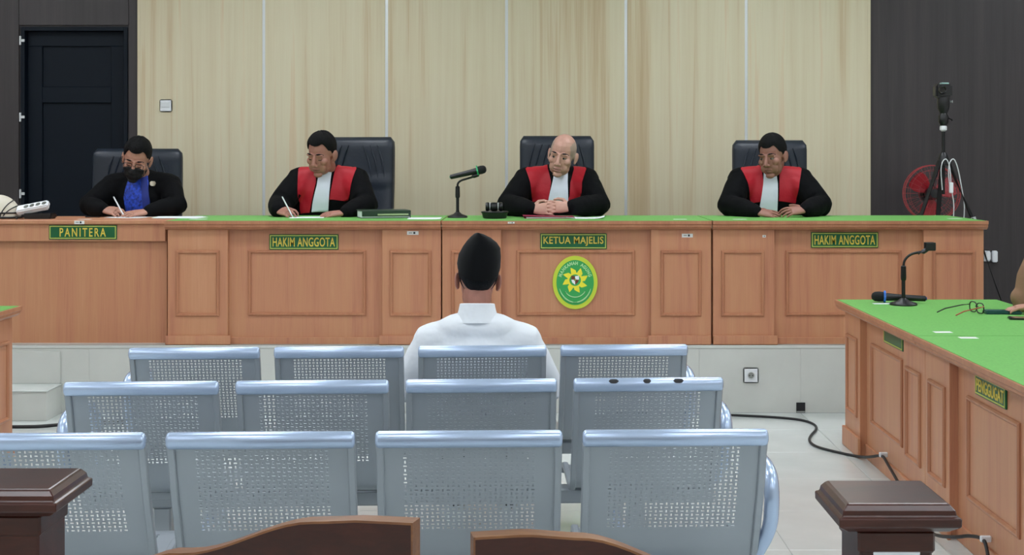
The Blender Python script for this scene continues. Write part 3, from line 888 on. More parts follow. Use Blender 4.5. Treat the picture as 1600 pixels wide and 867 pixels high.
def hand(mb, W, D, N, thumb, curl=0.35, spread=0.07, tcurl=0.3, tout=0.75, k=1.0):
    """palm and five fingers. W wrist, D towards the fingers, N out of the back of the hand, thumb = +1/-1 side"""
    D = D.normalized(); N = (N - D * N.dot(D)).normalized(); S = D.cross(N) * thumb
    rings = []
    for d, w_, t_ in ((-0.015, 0.026, 0.021), (0.012, 0.029, 0.0185), (0.045, 0.037, 0.0165), (0.075, 0.041, 0.0145), (0.094, 0.039, 0.011)):
        rings.append([W + (D * d + S * (w_ * math.cos(2 * PI * j / 12)) + N * (t_ * math.sin(2 * PI * j / 12))) * k for j in range(12)])
    mb.loft(rings)
    if not isinstance(curl, (list, tuple)): curl = [curl] * 4
    for f, (off, L, r) in enumerate(((0.0315, 0.074, 0.0088), (0.0108, 0.083, 0.0090), (-0.0105, 0.077, 0.0086), (-0.0305, 0.060, 0.0078))):
        base = W + (D * 0.086 + S * off - N * 0.001) * k
        sp = spread * (1.5 - f)
        d0 = (D * math.cos(sp) + S * math.sin(sp)).normalized()
        ang = curl[f] * 0.55; pts = [base]; p = base
        for s_, sg in enumerate((0.46, 0.30, 0.24)):
            dd = d0 * math.cos(ang) - N * math.sin(ang)
            p = p + dd * (L * sg * k); pts.append(p); ang += curl[f]
        mb.capsule(pts, [r * k, r * 0.96 * k, r * 0.86 * k, r * 0.70 * k], 8)
    b = W + (D * 0.018 + S * 0.026 - N * 0.004) * k
    d1 = (D * (1 - tout) + S * tout - N * 0.25).normalized()
    p1 = b + d1 * 0.036 * k
    d2 = (D * (1.15 - tout) + S * (tout - tcurl) - N * 0.25).normalized(); p2 = p1 + d2 * 0.034 * k
    d3 = (D * (1.2 - tout) + S * (tout - 1.6 * tcurl) - N * 0.25).normalized(); p3 = p2 + d3 * 0.024 * k
    mb.capsule([b, p1, p2, p3], [0.015 * k, 0.0115 * k, 0.0098 * k, 0.0075 * k], 8)

def head_parts(mb, H, k, slim=1.0, nose=1.0, closed=False):
    """sculpted head in head space (face towards -Y), fused later"""
    R3 = H.to_3x3()
    def e(c, r, rot=None):
        rr = R3.copy()
        if rot: rr = rr @ rot
        mb.ell(H @ (Vector(c) * k), [v * k for v in r], rr.normalized() if False else rr, 16, 11)
    def tb(pts, rad): mb.capsule([H @ (Vector(q) * k) for q in pts], [v * k for v in rad], 8)
    s = slim
    e((0, 0.018, 0.032), (0.077 * s, 0.096, 0.093))
    e((0, -0.028, -0.020), (0.066 * s, 0.060, 0.085))
    e((0, -0.022, -0.068), (0.060 * s, 0.056, 0.052))
    e((0, -0.066, -0.104), (0.028, 0.020, 0.018))
    for x in (-1, 1):
        e((x * 0.043 * s, -0.056, -0.022), (0.024, 0.026, 0.024))      # cheek
        e((x * 0.032 * s, -0.064, -0.058), (0.024, 0.017, 0.030))      # jowl
        e((x * 0.030, -0.080, 0.024), (0.024, 0.011, 0.0085))           # brow ridge
        e((x * 0.0125 * nose, -0.099, -0.036), (0.0105, 0.011, 0.0085)) # nostril wing
        if closed: e((x * 0.031, -0.0700, 0.0030), (0.0155, 0.0130, 0.0100))
        e((x * 0.031, -0.0705, 0.0105), (0.0165, 0.0128, 0.0060))       # upper lid
        e((x * 0.031, -0.0705, -0.0065), (0.0150, 0.0115, 0.0045))      # lower lid
        rot = Euler((R(-12), 0, x * R(-22))).to_matrix()
        e((x * 0.083 * s, 0.016, -0.006), (0.0085, 0.020, 0.033), rot)   # ear
        e((x * 0.080 * s, 0.006, -0.030), (0.008, 0.010, 0.013), rot)    # lobe
    tb([(0, -0.079, 0.020), (0, -0.093, -0.004), (0, -0.108, -0.030)], [0.0085, 0.010, 0.0125 * nose])
    e((0, -0.084, -0.0635), (0.025, 0.0100, 0.0058))
    e((0, -0.083, -0.0765), (0.021, 0.0105, 0.0066))
    e((0, -0.072, -0.070), (0.030, 0.015, 0.022))

def hair_cap(name, H, k, parent, front=0.070, temple=0.030, back=-0.070, thick=0.010, top=0.004, side=-0.015, material=None, slim=1.0, wave=0.0, recede=0.008):
    """hair as a shell over the skull with its own hairline"""
    c = Vector((0, 0.018, 0.032)); r = Vector((0.077 * slim, 0.096, 0.093))
    nu, nv = 48, 14
    outer = []; inner = []
    for j in range(nu):
        ph = 2 * PI * j / nu                      # 0 = front
        a = abs(ph if ph <= PI else ph - 2 * PI)
        def key(a):
            K = [(0, front - 0.002), (R(18), front), (R(36), front + recede), (R(50), front - 0.008), (R(60), temple), (R(74), temple - 0.008), (R(80), side), (R(92), side - 0.010), (R(104), 0.012), (R(122), -0.015), (R(150), back), (PI, back - 0.004)]
            for (a0, z0), (a1, z1) in zip(K[:-1], K[1:]):
                if a0 <= a <= a1 + 1e-9: return z0 + (z1 - z0) * (a - a0) / (a1 - a0)
            return back
        z0 = key(a) - c.z
        t0 = math.asin(max(-0.97, min(0.97, z0 / r.z)))
        ro = []; ri = []
        for i in range(nv + 1):
            f = i / nv; t = t0 + (PI / 2 - 0.02 - t0) * f
            g = (thick * (0.55 + 0.45 * max(0.0, math.sin(t)))) * (0.25 + 0.75 * min(1, f * 4)) + 0.0016 * math.sin(ph * 9 + 2 * f) * f + top * max(0, math.sin(t)) + wave * max(0, math.cos(ph)) * max(0, math.sin(t)) * math.cos(t) * 2
            d = Vector((-math.sin(ph) * math.cos(t), -math.cos(ph) * math.cos(t), math.sin(t)))
            low = min(0.0, (math.sin(t) * r.z + 0.02)) * -0.18 if a > R(110) else 0.0
            def pt(gg): return Vector((d.x * (r.x + gg), d.y * (r.y + gg), d.z * (r.z + gg))) + c - Vector((0, low if False else 0, 0))
            ro.append(H @ (pt(g) * k)); ri.append(H @ (pt(-0.012) * k))
        outer.append(ro); inner.append(ri)
    m = MB(); Vv = []; F = []
    n = nv + 1
    for j in range(nu): Vv += outer[j]
    for j in range(nu): Vv += inner[j]
    o2 = nu * n
    for j in range(nu):
        j2 = (j + 1) % nu
        for i in range(nv):
            F.append((j * n + i, j2 * n + i, j2 * n + i + 1, j * n + i + 1))
            F.append((o2 + j * n + i, o2 + j * n + i + 1, o2 + j2 * n + i + 1, o2 + j2 * n + i))
        F.append((j * n, o2 + j * n, o2 + j2 * n, j2 * n))
    F.append(tuple(j * n + nv for j in range(nu)))
    F.append(tuple(o2 + j * n + nv for j in range(nu - 1, -1, -1)))
    m.add(Vv, F)
    return m.build(name, material or M_hair, parent, 70)

def drape(bvh, M, rows, name, material, parent, off=0.006, thick=0.006, nx=14, nz=26, shear=0.4, yref=-0.12):
    """cloth patch laid on a surface: rows = (z, x_left, x_right) from top to bottom in the space M"""
    R3 = M.to_3x3(); dirv = (R3 @ Vector((0, 1, -shear))).normalized()
    grid = []
    z_top, z_bot = rows[0][0], rows[-1][0]
    for i in range(nz + 1):
        z = z_top + (z_bot - z_top) * i / nz
        xl = xr = None
        for (a, l0, r0), (b, l1, r1) in zip(rows[:-1], rows[1:]):
            if b - 1e-9 <= z <= a + 1e-9:
                f = (a - z) / (a - b) if a != b else 0
                xl, xr = l0 + (l1 - l0) * f, r0 + (r1 - r0) * f; break
        line = []
        for j in range(nx + 1):
            x = xl + (xr - xl) * j / nx
            o = M @ Vector((x, yref - 1.0, z + shear * 1.0))
            hit = bvh.ray_cast(o, dirv, 3.0)
            line.append(hit[0] if hit[0] is not None else None)
        grid.append(line)
    # smooth the depth a little
    for _ in range(2):
        g2 = [l[:] for l in grid]
        for i in range(nz + 1):
            for j in range(nx + 1):
                if grid[i][j] is None: continue
                nb = [grid[a][b] for a, b in ((i - 1, j), (i + 1, j), (i, j - 1), (i, j + 1)) if 0 <= a <= nz and 0 <= b <= nx and grid[a][b] is not None]
                if len(nb) == 4:
                    avg = sum(nb, Vector()) / 4; p_ = grid[i][j]
                    g2[i][j] = p_ + dirv * (avg - p_).dot(dirv) * 0.5
        grid = g2
    idx = {}; F = []; V = []
    for i in range(nz + 1):
        for j in range(nx + 1):
            if grid[i][j] is not None:
                idx[(i, j)] = len(V); V.append(grid[i][j] - dirv * off)
    n0 = len(V)
    inv = {v: k_ for k_, v in idx.items()}
    for q in range(n0):
        i, j = inv[q]; V.append(grid[i][j] - dirv * (off - thick))
    edges = {}
    for i in range(nz):
        for j in range(nx):
            ks = [(i, j), (i, j + 1), (i + 1, j + 1), (i + 1, j)]
            if all(k_ in idx for k_ in ks):
                q = [idx[k_] for k_ in ks]
                if max((V[q[a]] - V[q[b]]).length for a in range(4) for b in range(a)) > 0.12: continue
                F.append(q); F.append([v + n0 for v in reversed(q)])
                for a in range(4):
                    e = (q[a], q[(a + 1) % 4]); edges[e] = 1
    for (a, b) in list(edges):
        if (b, a) not in edges: F.append([b, a, a + n0, b + n0])
    me = bpy.data.meshes.new(name); me.from_pydata([tuple(v) for v in V], [], F)
    bm = bmesh.new(); bm.from_mesh(me)
    loose = [v for v in bm.verts if not v.link_faces]
    bmesh.ops.delete(bm, geom=loose, context='VERTS')
    bmesh.ops.recalc_face_normals(bm, faces=bm.faces)
    bm.to_mesh(me); bm.free()
    return mkobj(name, me, material, parent, 60)

def bvh_of(me):
    return BVHTree.FromPolygons([v.co.copy() for v in me.vertices], [tuple(p_.vertices) for p_ in me.polygons])

def settle(me, loc, rotz, rests):
    """flatten cloth and skin where they rest on a surface: rests = (x0, x1, y0, y1, top, band) in the room"""
    M = Matrix.Translation(Vector(loc)) @ Matrix.Rotation(rotz, 4, 'Z'); Mi = M.inverted()
    for v in me.vertices:
        q = M @ v.co; ch = False
        for (x0, x1, y0, y1, zt, band) in rests:
            if x0 < q.x < x1 and y0 < q.y < y1 and zt - band < q.z < zt:
                q.z = zt; ch = True
        if ch: v.co = Mi @ q
def desk_rests(cx, y_edge, z):
    """desk under the forearms; the trunk stays behind the rear edge"""
    return [(cx - 0.6, cx - 0.17, 8.3, y_edge, z, 0.06), (cx - 0.18, cx + 0.18, 8.3, 8.98, z, 0.06), (cx + 0.17, cx + 0.6, 8.3, y_edge, z, 0.06)]

def person(label, loc, rotz, skin, lip, p):
    t = thing('person', label, 'person', loc, rotz)
    g = p.get
    zs = g('zs', 0.965); zp = g('zp', 0.53); sw = g('sw', 0.185); ys = g('ys', 0.0); yp = g('yp', 0.06)
    cx = g('cx', 0.0); k = g('hk', 1.06)
    hc = g('head'); yaw, pitch, roll = [R(a) for a in g('hrot', (0, 0, 0))]
    H = Matrix.Translation(hc) @ Matrix.Rotation(yaw, 4, 'Z') @ Matrix.Rotation(roll, 4, 'Y') @ Matrix.Rotation(pitch, 4, 'X')
    shl = {-1: V3(cx - sw, ys + 0.005, zs), 1: V3(cx + sw, ys + 0.005, zs)}
    elb = g('elb'); wri = g('wri')
    neck0 = V3(cx, ys + 0.035, zs + 0.03)
    neck1 = H @ (V3(0, 0.030, -0.045) * k)
    # ---------------- one continuous body
    b = MB()
    head_parts(b, H, k, g('slim', 1.0), g('nose', 1.0), g('closed', False))
    b.capsule([neck0 - V3(0, 0, 0.05), lerp(neck0, neck1, 0.5), neck1], [0.062, 0.056 * k, 0.055 * k], 14)
    b.ell((cx, ys + 0.01, zs - 0.10), (0.150, 0.100, 0.16)); b.ell((cx * 0.5, (ys + yp) / 2, (zs + zp) / 2 - 0.05), (0.135, 0.100, 0.20)); b.ell((0, yp, zp + 0.02), (0.150, 0.110, 0.11))
    for s in (-1, 1):
        b.capsule([V3(cx, ys + 0.02, zs + 0.0), shl[s]], [0.06, 0.055], 10)
        e_, w_ = elb[s], wri[s]
        b.capsule([shl[s], lerp(shl[s], e_, 0.5), e_, lerp(e_, w_, 0.35), lerp(e_, w_, 0.8), w_], [0.052, 0.047, 0.040, 0.041, 0.030, 0.026], 10)
        hip = V3(s * 0.09, yp - 0.02, zp); kn = V3(s * g('knee', 0.12), yp - 0.45, zp - 0.01); an = V3(s * 0.12, yp - g('shin', 0.42), 0.09)
        b.capsule([hip, lerp(hip, kn, 0.5), kn, lerp(kn, an, 0.35), an], [0.078, 0.070, 0.054, 0.052, 0.036], 10)
        b.capsule([an - V3(0, -0.02, 0.045), an + V3(0, -0.15, -0.055)], [0.032, 0.026], 8)
    for s in (-1, 1):
        hp = g('hands')[s]
        hand(b, wri[s], hp['D'], hp['N'], hp['th'], hp.get('curl', 0.35), hp.get('spread', 0.07), hp.get('tcurl', 0.3), hp.get('tout', 0.75), hp.get('k', 1.0))
    me = baked(b, 'body', 0.0034, 2, 0.30, 0.5)
    settle(me, loc, rotz, g('rests', []))
    me.materials.clear(); me.materials.append(skin); me.materials.append(lip)
    extra = g('scalp')
    if extra: me.materials.append(extra)
    Hi = H.inverted()
    for f in me.polygons:
        q = (Hi @ f.center) / k
        if abs(q.z + 0.0700) < 0.0085 * (1 - (q.x / 0.027) ** 2) and abs(q.x) < 0.025 and q.y < -0.075: f.material_index = 1
        elif extra and q.y > -0.045 and -0.05 < q.z < 0.085 + 0.1 * q.y and abs(q.x) < 0.079 * g('slim', 1.0) and (abs(q.x) > 0.05 or q.y > 0.05): f.material_index = 2
    body = mkobj('body', me, None, t, 180)
    hb = bvh_of(me)
    # ---------------- eyes and brows
    for s in (-1, 1):
        if g('no_face'): break
        if g('closed'):
            m = MB(); m.tube([H @ (V3(s * x, y, z) * k) for x, y, z in ((0.018, -0.0795, -0.0035), (0.025, -0.0835, -0.0055), (0.032, -0.0835, -0.0062), (0.039, -0.0805, -0.0055), (0.045, -0.0745, -0.0030))], [0.0008 * k, 0.0018 * k, 0.0020 * k, 0.0018 * k, 0.0008 * k], 6)
            m.build('eyelash', M_hair, t, 60)
        m = MB(); m.ell(H @ (V3(s * 0.031, -0.0708, 0.0012) * k), [v * k for v in (0.0125, 0.0112 if g('closed') else 0.0124, 0.0075)], H.to_3x3(), 14, 9)
        eo = m.build('eye', M_eyew, t, 180)
        lx, lz = g('look', (0, 0))
        m = MB(); m.ell(H @ (V3(s * 0.031 + lx, -0.0788 if not g('closed') else -0.074, 0.0010 + lz) * k), [v * k for v in (0.0072, 0.0045, 0.0068)], H.to_3x3(), 12, 8)
        m.build('iris', M_iris, eo, 180)
        m = MB(); m.tube([H @ (V3(s * x, y, z) * k) for x, y, z in ((0.013, -0.0880, 0.0285), (0.022, -0.0895, 0.0310), (0.034, -0.0870, 0.0320), (0.046, -0.0785, 0.0290), (0.054, -0.0680, 0.0230))], [0.0025 * k, 0.0042 * k, 0.0044 * k, 0.0036 * k, 0.0018 * k], 8)
        m.build('eyebrow', g('browm', M_hair), t, 60)
    # ---------------- clothing
    cloth = g('cloth'); cm = g('clothm')
    c = MB(); q = g('bulk', 1.0)
    c.ell((cx, ys + 0.015, zs - 0.11), (0.195 * q, 0.135 * q, 0.20)); c.ell((cx * 0.5, (ys + yp) / 2 - 0.01 + g('belly_back', 0.0), (zs + zp) / 2 - 0.04), (0.190 * q, g('belly_r', 0.150) * q, 0.24)); c.ell((0, yp, zp + 0.03), (0.20 * q, 0.155 * q, 0.12))
    c.ell((cx, ys + 0.035, zs + g('mound', 0.035)), g('mound_r', (0.125, 0.075, 0.072)))
    if cloth in ('robe', 'jacket'): c.ell((cx, ys + 0.005, zs - 0.20), (0.250, 0.108, 0.18))
    for s in (-1, 1):
        e_, w_ = elb[s], wri[s]; sl = g('sleeve', (0.082, 0.083, 0.078, 0.068, 0.050)); ce = g('cuff', 0.93)
        c.capsule([V3(cx, ys + 0.03, zs + 0.015), lerp(V3(cx, ys + 0.03, zs + 0.015), shl[s], 0.6), shl[s]], [0.082, 0.080, sl[0]], 12)
        c.capsule([shl[s] + V3(-s * 0.01, 0, 0.0), lerp(shl[s], e_, 0.35), lerp(shl[s], e_, 0.75), e_ + (e_ - w_).normalized() * 0.02, lerp(e_, w_, 0.45), lerp(e_, w_, ce)], [sl[0], sl[0], sl[1], sl[2], sl[3], sl[4]], 14)
        c.ell(e_, [sl[2] * 0.98] * 3)
        c.capsule([V3(cx + s * 0.10, ys + 0.02, zs - 0.02), lerp(shl[s], e_, 0.45)], [0.085, sl[1] * 0.9], 12)
        if cloth in ('robe', 'jacket'):
            hip = V3(s * 0.09, yp - 0.02, zp); kn = V3(s * g('knee', 0.12), yp - 0.42, zp - 0.01)
            c.capsule([hip, kn], [0.095, 0.075], 12)
    cme = baked(c, cloth, 0.0065, 14)
    settle(cme, loc, rotz, g('rests', []))
    cme.materials.clear()
    co = mkobj(cloth, cme, cm, t, 180)
    cb = bvh_of(cme)
    # trousers and shoes
    tr = MB()
    tr.ell((0, yp, zp + 0.01), (0.165, 0.125, 0.10))
    for s in (-1, 1):
        hip = V3(s * 0.09, yp - 0.02, zp); kn = V3(s * g('knee', 0.12), yp - 0.45, zp - 0.01); an = V3(s * 0.12, yp - g('shin', 0.42), 0.10)
        tr.tube([hip, lerp(hip, kn, 0.5), kn + V3(0, -0.02, 0), lerp(kn, an, 0.15) + V3(0, -0.01, 0), lerp(kn, an, 0.6), an], [0.092, 0.084, 0.068, 0.068, 0.062, 0.058], 12)
    tme = baked(tr, 'trousers', 0.012, 3); tme.materials.clear()
    mkobj('trousers', tme, g('trm', M_trouser), t, 180)
    for s in (-1, 1):
        an = V3(s * 0.12, yp - g('shin', 0.42), 0.09); m = MB(); rings = []
        for (dy, hw_, hz) in ((0.055, 0.022, 0.06), (0.035, 0.036, 0.085), (-0.03, 0.042, 0.085), (-0.10, 0.047, 0.055), (-0.17, 0.045, 0.040), (-0.215, 0.025, 0.026)):
            rings.append([V3(an.x + hw_ * math.cos(a), an.y + dy, max(0.0, hz / 2 + hz / 2 * math.sin(a) * 1.05)) for a in [2 * PI * j / 12 for j in range(12)]])
        m.loft(rings); m.build('shoe', M_shoe, t, 50)
    return t, H, k, hb, cb, neck0, neck1, cx

SK1 = skin_mat('skin_brown_warm', 'a67263'); LP1 = skin_mat('lips_brown_warm', '8a5a50')
SK2 = skin_mat('skin_light_tan', 'c19484'); LP2 = skin_mat('lips_light_tan', 'a0706a'); SC2 = skin_mat('shaved_scalp', 'a18b7e')
SK3 = skin_mat('skin_brown_deep', '966759'); LP3 = skin_mat('lips_brown_deep', '794d43')
SK4 = skin_mat('skin_tan', 'b1826f')

def judge_dress(r, red_l, red_r, bib):
    t, H, k, hb, cb, neck0, neck1, cx = r
    I = Matrix.Identity(4)
    for rows in (red_l, red_r):
        o = drape(cb, I, rows, 'red_panel', M_red, t, 0.007, 0.009)
    drape(cb, I, bib, 'white_bib', M_jabot, t, 0.018, 0.012, 8, 24)
    c = neck0 + V3(0, -0.012, 0.038)
    ring = [c + V3(0.064 * math.cos(a), 0.060 * math.sin(a), 0.020 * math.sin(a)) for a in [2 * PI * j / 24 for j in range(24)]]
    MB().tube(ring, 0.011, 8, closed=True).build('collar', M_jabot, t, 60)

# desk surface in a seated judge's own space: 0.734 above the platform
ZD = HB
# --- judge who writes
J1 = person('judge in black and red robe, eyes lowered, writing on a white sheet', (PX(513, 9.2), 9.2, PLAT), 0, SK1, LP1, dict(
    rests=desk_rests(PX(513, 9.2), 9.075, ZB + 0.0018), belly_r=0.128, belly_back=0.01,
    head=V3(-0.022, -0.155, 1.128), hrot=(-20, 20, 4), hk=1.08, sw=0.19, ys=-0.02, closed=True,
    elb={-1: V3(-0.285, -0.185, 0.80), 1: V3(0.262, -0.20, 0.80)}, wri={-1: V3(-0.262, -0.375, 0.775), 1: V3(0.165, -0.40, 0.763)},
    hands={-1: dict(D=V3(0.75, -0.55, -0.05), N=V3(-0.35, -0.45, 0.85), th=-1, curl=[0.75, 0.85, 0.95, 1.0], tcurl=0.75, tout=0.55, k=1.0),
           1: dict(D=V3(-1, -0.12, -0.08), N=V3(0, -0.35, 1), th=1, curl=[0.22, 0.25, 0.28, 0.3], tcurl=0.2, k=1.0)},
    cloth='robe', clothm=M_robe))
judge_dress(J1, [(1.13, -0.16, -0.085), (1.06, -0.185, -0.075), (0.95, -0.178, -0.062), (0.80, -0.172, -0.095), (0.755, -0.167, -0.105)],
            [(1.13, 0.07, 0.175), (1.06, 0.055, 0.19), (0.95, 0.045, 0.170), (0.85, 0.03, 0.160), (0.83, 0.028, 0.12)],
            [(1.02, -0.045, 0.035), (0.92, -0.055, 0.030), (0.80, -0.085, 0.022), (0.755, -0.09, 0.018)])
hair_cap('hair', J1[1], J1[2], J1[0], front=0.076, temple=0.040, side=-0.002, thick=0.010, top=0.006, wave=0.010, recede=0.010)
# --- presiding judge, bald
J2 = person('bald judge in black and red robe with hands clasped on a maroon folder', (PX(869, 9.2), 9.2, PLAT), 0, SK2, LP2, dict(
    rests=desk_rests(PX(869, 9.2), 9.075, ZB + 0.0018), belly_r=0.128, belly_back=0.01,
    head=V3(0.036, -0.165, 1.122), hrot=(-13, 12, 11), hk=1.08, sw=0.20, ys=-0.02, look=(-0.003, 0.0005), scalp=SC2, browm=M_hair_dull,
    elb={-1: V3(-0.300, -0.19, 0.805), 1: V3(0.258, -0.20, 0.805)}, wri={-1: V3(-0.158, -0.44, 0.785), 1: V3(0.078, -0.435, 0.797)},
    hands={-1: dict(D=V3(1, -0.25, 0.06), N=V3(-0.15, -1, 0.35), th=-1, curl=[0.42, 0.42, 0.42, 0.42], spread=0.10, tcurl=0.45, tout=0.6),
           1: dict(D=V3(-1, -0.25, 0.06), N=V3(0.15, -1, 0.35), th=1, curl=[0.42, 0.42, 0.42, 0.42], spread=0.10, tcurl=0.45, tout=0.6)},
    cloth='robe', clothm=M_robe))
judge_dress(J2, [(1.13, -0.165, -0.06), (1.06, -0.200, -0.055), (0.95, -0.170, -0.035), (0.83, -0.155, -0.05)],
            [(1.13, 0.11, 0.165), (1.06, 0.115, 0.195), (0.95, 0.09, 0.165), (0.86, 0.085, 0.160), (0.82, 0.07, 0.12)],
            [(1.03, -0.012, 0.075), (0.95, -0.025, 0.072), (0.84, -0.05, 0.075), (0.77, -0.06, 0.075)])
# --- judge looking aside
J3 = person('judge in black and red robe with black hair, glancing aside over folded hands', (PX(1203, 9.2), 9.2, PLAT), 0, SK3, LP3, dict(
    rests=desk_rests(PX(1203, 9.2), 9.075, ZB + 0.0018), belly_r=0.128, belly_back=0.01,
    head=V3(-0.012, -0.160, 1.115), hrot=(-34, 12, -3), hk=1.07, sw=0.20, ys=-0.02, look=(-0.004, 0.0), slim=0.97,
    elb={-1: V3(-0.282, -0.18, 0.80), 1: V3(0.288, -0.18, 0.80)}, wri={-1: V3(-0.155, -0.41, 0.767), 1: V3(0.150, -0.42, 0.782)},
    hands={-1: dict(D=V3(1, -0.12, -0.10), N=V3(0, -0.55, 0.9), th=-1, curl=[0.30, 0.32, 0.36, 0.4], tcurl=0.3, spread=0.08),
           1: dict(D=V3(-1, -0.15, -0.06), N=V3(0, -0.65, 0.9), th=1, curl=[0.35, 0.38, 0.4, 0.45], tcurl=0.2, spread=0.09)},
    cloth='robe', clothm=M_robe))
judge_dress(J3, [(1.13, -0.165, -0.075), (1.06, -0.200, -0.065), (0.95, -0.165, -0.062), (0.82, -0.140, -0.075)],
            [(1.13, 0.075, 0.165), (1.06, 0.05, 0.195), (0.95, 0.040, 0.170), (0.82, 0.035, 0.150)],
            [(1.02, -0.055, 0.022), (0.93, -0.065, 0.027), (0.80, -0.085, 0.025), (0.755, -0.09, 0.025)])
hair_cap('hair', J3[1], J3[2], J3[0], front=0.066, temple=0.034, side=-0.006, thick=0.011, top=0.005, slim=0.97, wave=0.003, recede=0.012)
# --- clerk
J4 = person('clerk in black jacket, glasses and black face mask, writing', (PX(222, 9.2), 9.2, PLAT), 0, SK4, LP1, dict(
    rests=desk_rests(PX(222, 9.2), 8.98, ZB + 0.0022), belly_r=0.128, belly_back=0.01,
    head=V3(0.012, -0.17, 1.095), hrot=(8, 26, 10), hk=1.06, sw=0.19, ys=-0.02, closed=True, zs=0.93,
    elb={-1: V3(-0.285, -0.17, 0.80), 1: V3(0.255, -0.17, 0.80)}, wri={-1: V3(-0.150, -0.33, 0.777), 1: V3(0.130, -0.34, 0.767)},
    hands={-1: dict(D=V3(0.9, -0.40, -0.05), N=V3(-0.25, -0.45, 0.85), th=-1, curl=[0.75, 0.85, 0.95, 1.0], tcurl=0.75, tout=0.55),
           1: dict(D=V3(-0.85, -0.5, -0.08), N=V3(0, -0.4, 1), th=1, curl=[0.22, 0.25, 0.28, 0.3], tcurl=0.2)},
    cloth='jacket', clothm=M_jacket, sleeve=(0.075, 0.074, 0.07, 0.06, 0.045)))
t4, H4, k4, hb4, cb4 = J4[:5]
drape(cb4, Matrix.Identity(4), [(1.03, -0.05, 0.05), (0.95, -0.07, 0.07), (0.85, -0.085, 0.075), (0.75, -0.07, 0.07)], 'batik_shirt', M_batik, t4, 0.006, 0.008, 12, 24)
drape(cb4, Matrix.Identity(4), [(1.02, 0.015, 0.05), (0.92, 0.03, 0.07), (0.82, 0.04, 0.085), (0.76, 0.045, 0.075)], 'shirt_placket', mat('blue_plain_cloth', '14297c', 0.7), t4, 0.010, 0.010, 6, 20)
drape(cb4, Matrix.Identity(4), [(0.965, 0.085, 0.108), (0.955, 0.078, 0.115), (0.935, 0.082, 0.112), (0.93, 0.088, 0.106)], 'badge', mat('silver_badge', 'c9c2ae', 0.3, 0.6), t4, 0.012, 0.008, 6, 6)
drape(hb4, Matrix.Translation(H4.to_translation()) @ H4.to_3x3().to_4x4() @ Matrix.Scale(k4, 4), [(-0.012, -0.025, 0.025), (-0.020, -0.055, 0.055), (-0.035, -0.069, 0.069), (-0.085, -0.064, 0.064), (-0.112, -0.045, 0.045), (-0.122, -0.02, 0.02)], 'face_mask', M_mask, t4, 0.017, 0.020, 28, 20, 0.0)
hair_cap('hair', H4, k4, t4, front=0.074, temple=0.035, side=-0.008, thick=0.010, top=0.008, wave=0.012, recede=0.010)
gl = MB()
for s in (-1, 1):
    loop = [V3(s * (0.033 + 0.024 * math.copysign(abs(math.cos(a)) ** 0.6, math.cos(a))), -0.098 + 0.006 * abs(math.cos(a)), 0.000 + 0.0165 * math.copysign(abs(math.sin(a)) ** 0.6, math.sin(a))) for a in [2 * PI * j / 20 for j in range(20)]]
    gl.tube([H4 @ (q * k4) for q in loop], 0.0022, 6, closed=True)
    gl.tube([H4 @ (q * k4) for q in (V3(s * 0.057, -0.092, 0.004), V3(s * 0.080, -0.05, 0.004), V3(s * 0.084, 0.012, 0.006))], 0.002, 6)
gl.tube([H4 @ (q * k4) for q in (V3(-0.010, -0.100, 0.003), V3(0, -0.104, 0.005), V3(0.010, -0.100, 0.003))], 0.002, 6)
gl.build('glasses', M_blackpl, t4, 60)

# --- man on the steel seats, seen from behind
DF = person('man in white shirt and black velvet cap sitting with his back turned', (PX(746, 5.52), 5.535, 0), R(180), SK1, LP1, dict(
    rests=[(-0.6, 0.2, 5.44, 5.95, 0.397, 0.09)],
    head=V3(0.0, -0.03, 1.022), hrot=(4, 3, -3), hk=0.99, sw=0.188, ys=0.0, yp=-0.10, zp=0.50, zs=0.79, shin=0.46, no_face=True,
    elb={-1: V3(-0.275, -0.02, 0.60), 1: V3(0.275, -0.02, 0.60)}, wri={-1: V3(-0.09, -0.23, 0.625), 1: V3(0.09, -0.23, 0.625)},
    hands={-1: dict(D=V3(0.7, -0.6, -0.1), N=V3(0, -0.3, 1), th=-1, curl=0.3), 1: dict(D=V3(-0.7, -0.6, -0.1), N=V3(0, -0.3, 1), th=1, curl=0.3)},
    cloth='shirt', clothm=M_shirtw, mound=0.045, mound_r=(0.170, 0.080, 0.072), sleeve=(0.066, 0.066, 0.064, 0.058, 0.045), bulk=0.93, trm=M_trouser))
tD, HD, kD, hbD, cbD, n0D, n1D, _ = DF
hair_cap('hair', HD, kD, tD, front=0.055, temple=0.02, side=-0.03, back=-0.074, thick=0.0075, top=0.002, material=M_hair_dull)
# cap: soft oblong crown narrowing to a ridge
m = MB(); rings = []
for (z, rx, ry, xo, sk) in ((0.052, 0.0850, 0.1085, 0, 0.52), (0.062, 0.0870, 0.1100, 0, 0.50), (0.098, 0.0845, 0.1070, -0.002, 0.26), (0.131, 0.0745, 0.1020, -0.008, 0.10), (0.152, 0.0600, 0.097, -0.007, 0.04), (0.170, 0.0400, 0.090, -0.002, 0.0), (0.182, 0.0190, 0.083, 0.006, 0.0), (0.187, 0.004, 0.078, 0.011, 0.0)):
    ring = []
    for j in range(32):
        a = 2 * PI * j / 32
        yy = ry * math.sin(a)
        ring.append(HD @ (V3(rx * math.cos(a) + xo, 0.018 + yy, z - sk * max(0, yy)) * kD))
    rings.append(ring)
m.loft(rings); m.build('velvet_cap', M_velvet, tD, 60)
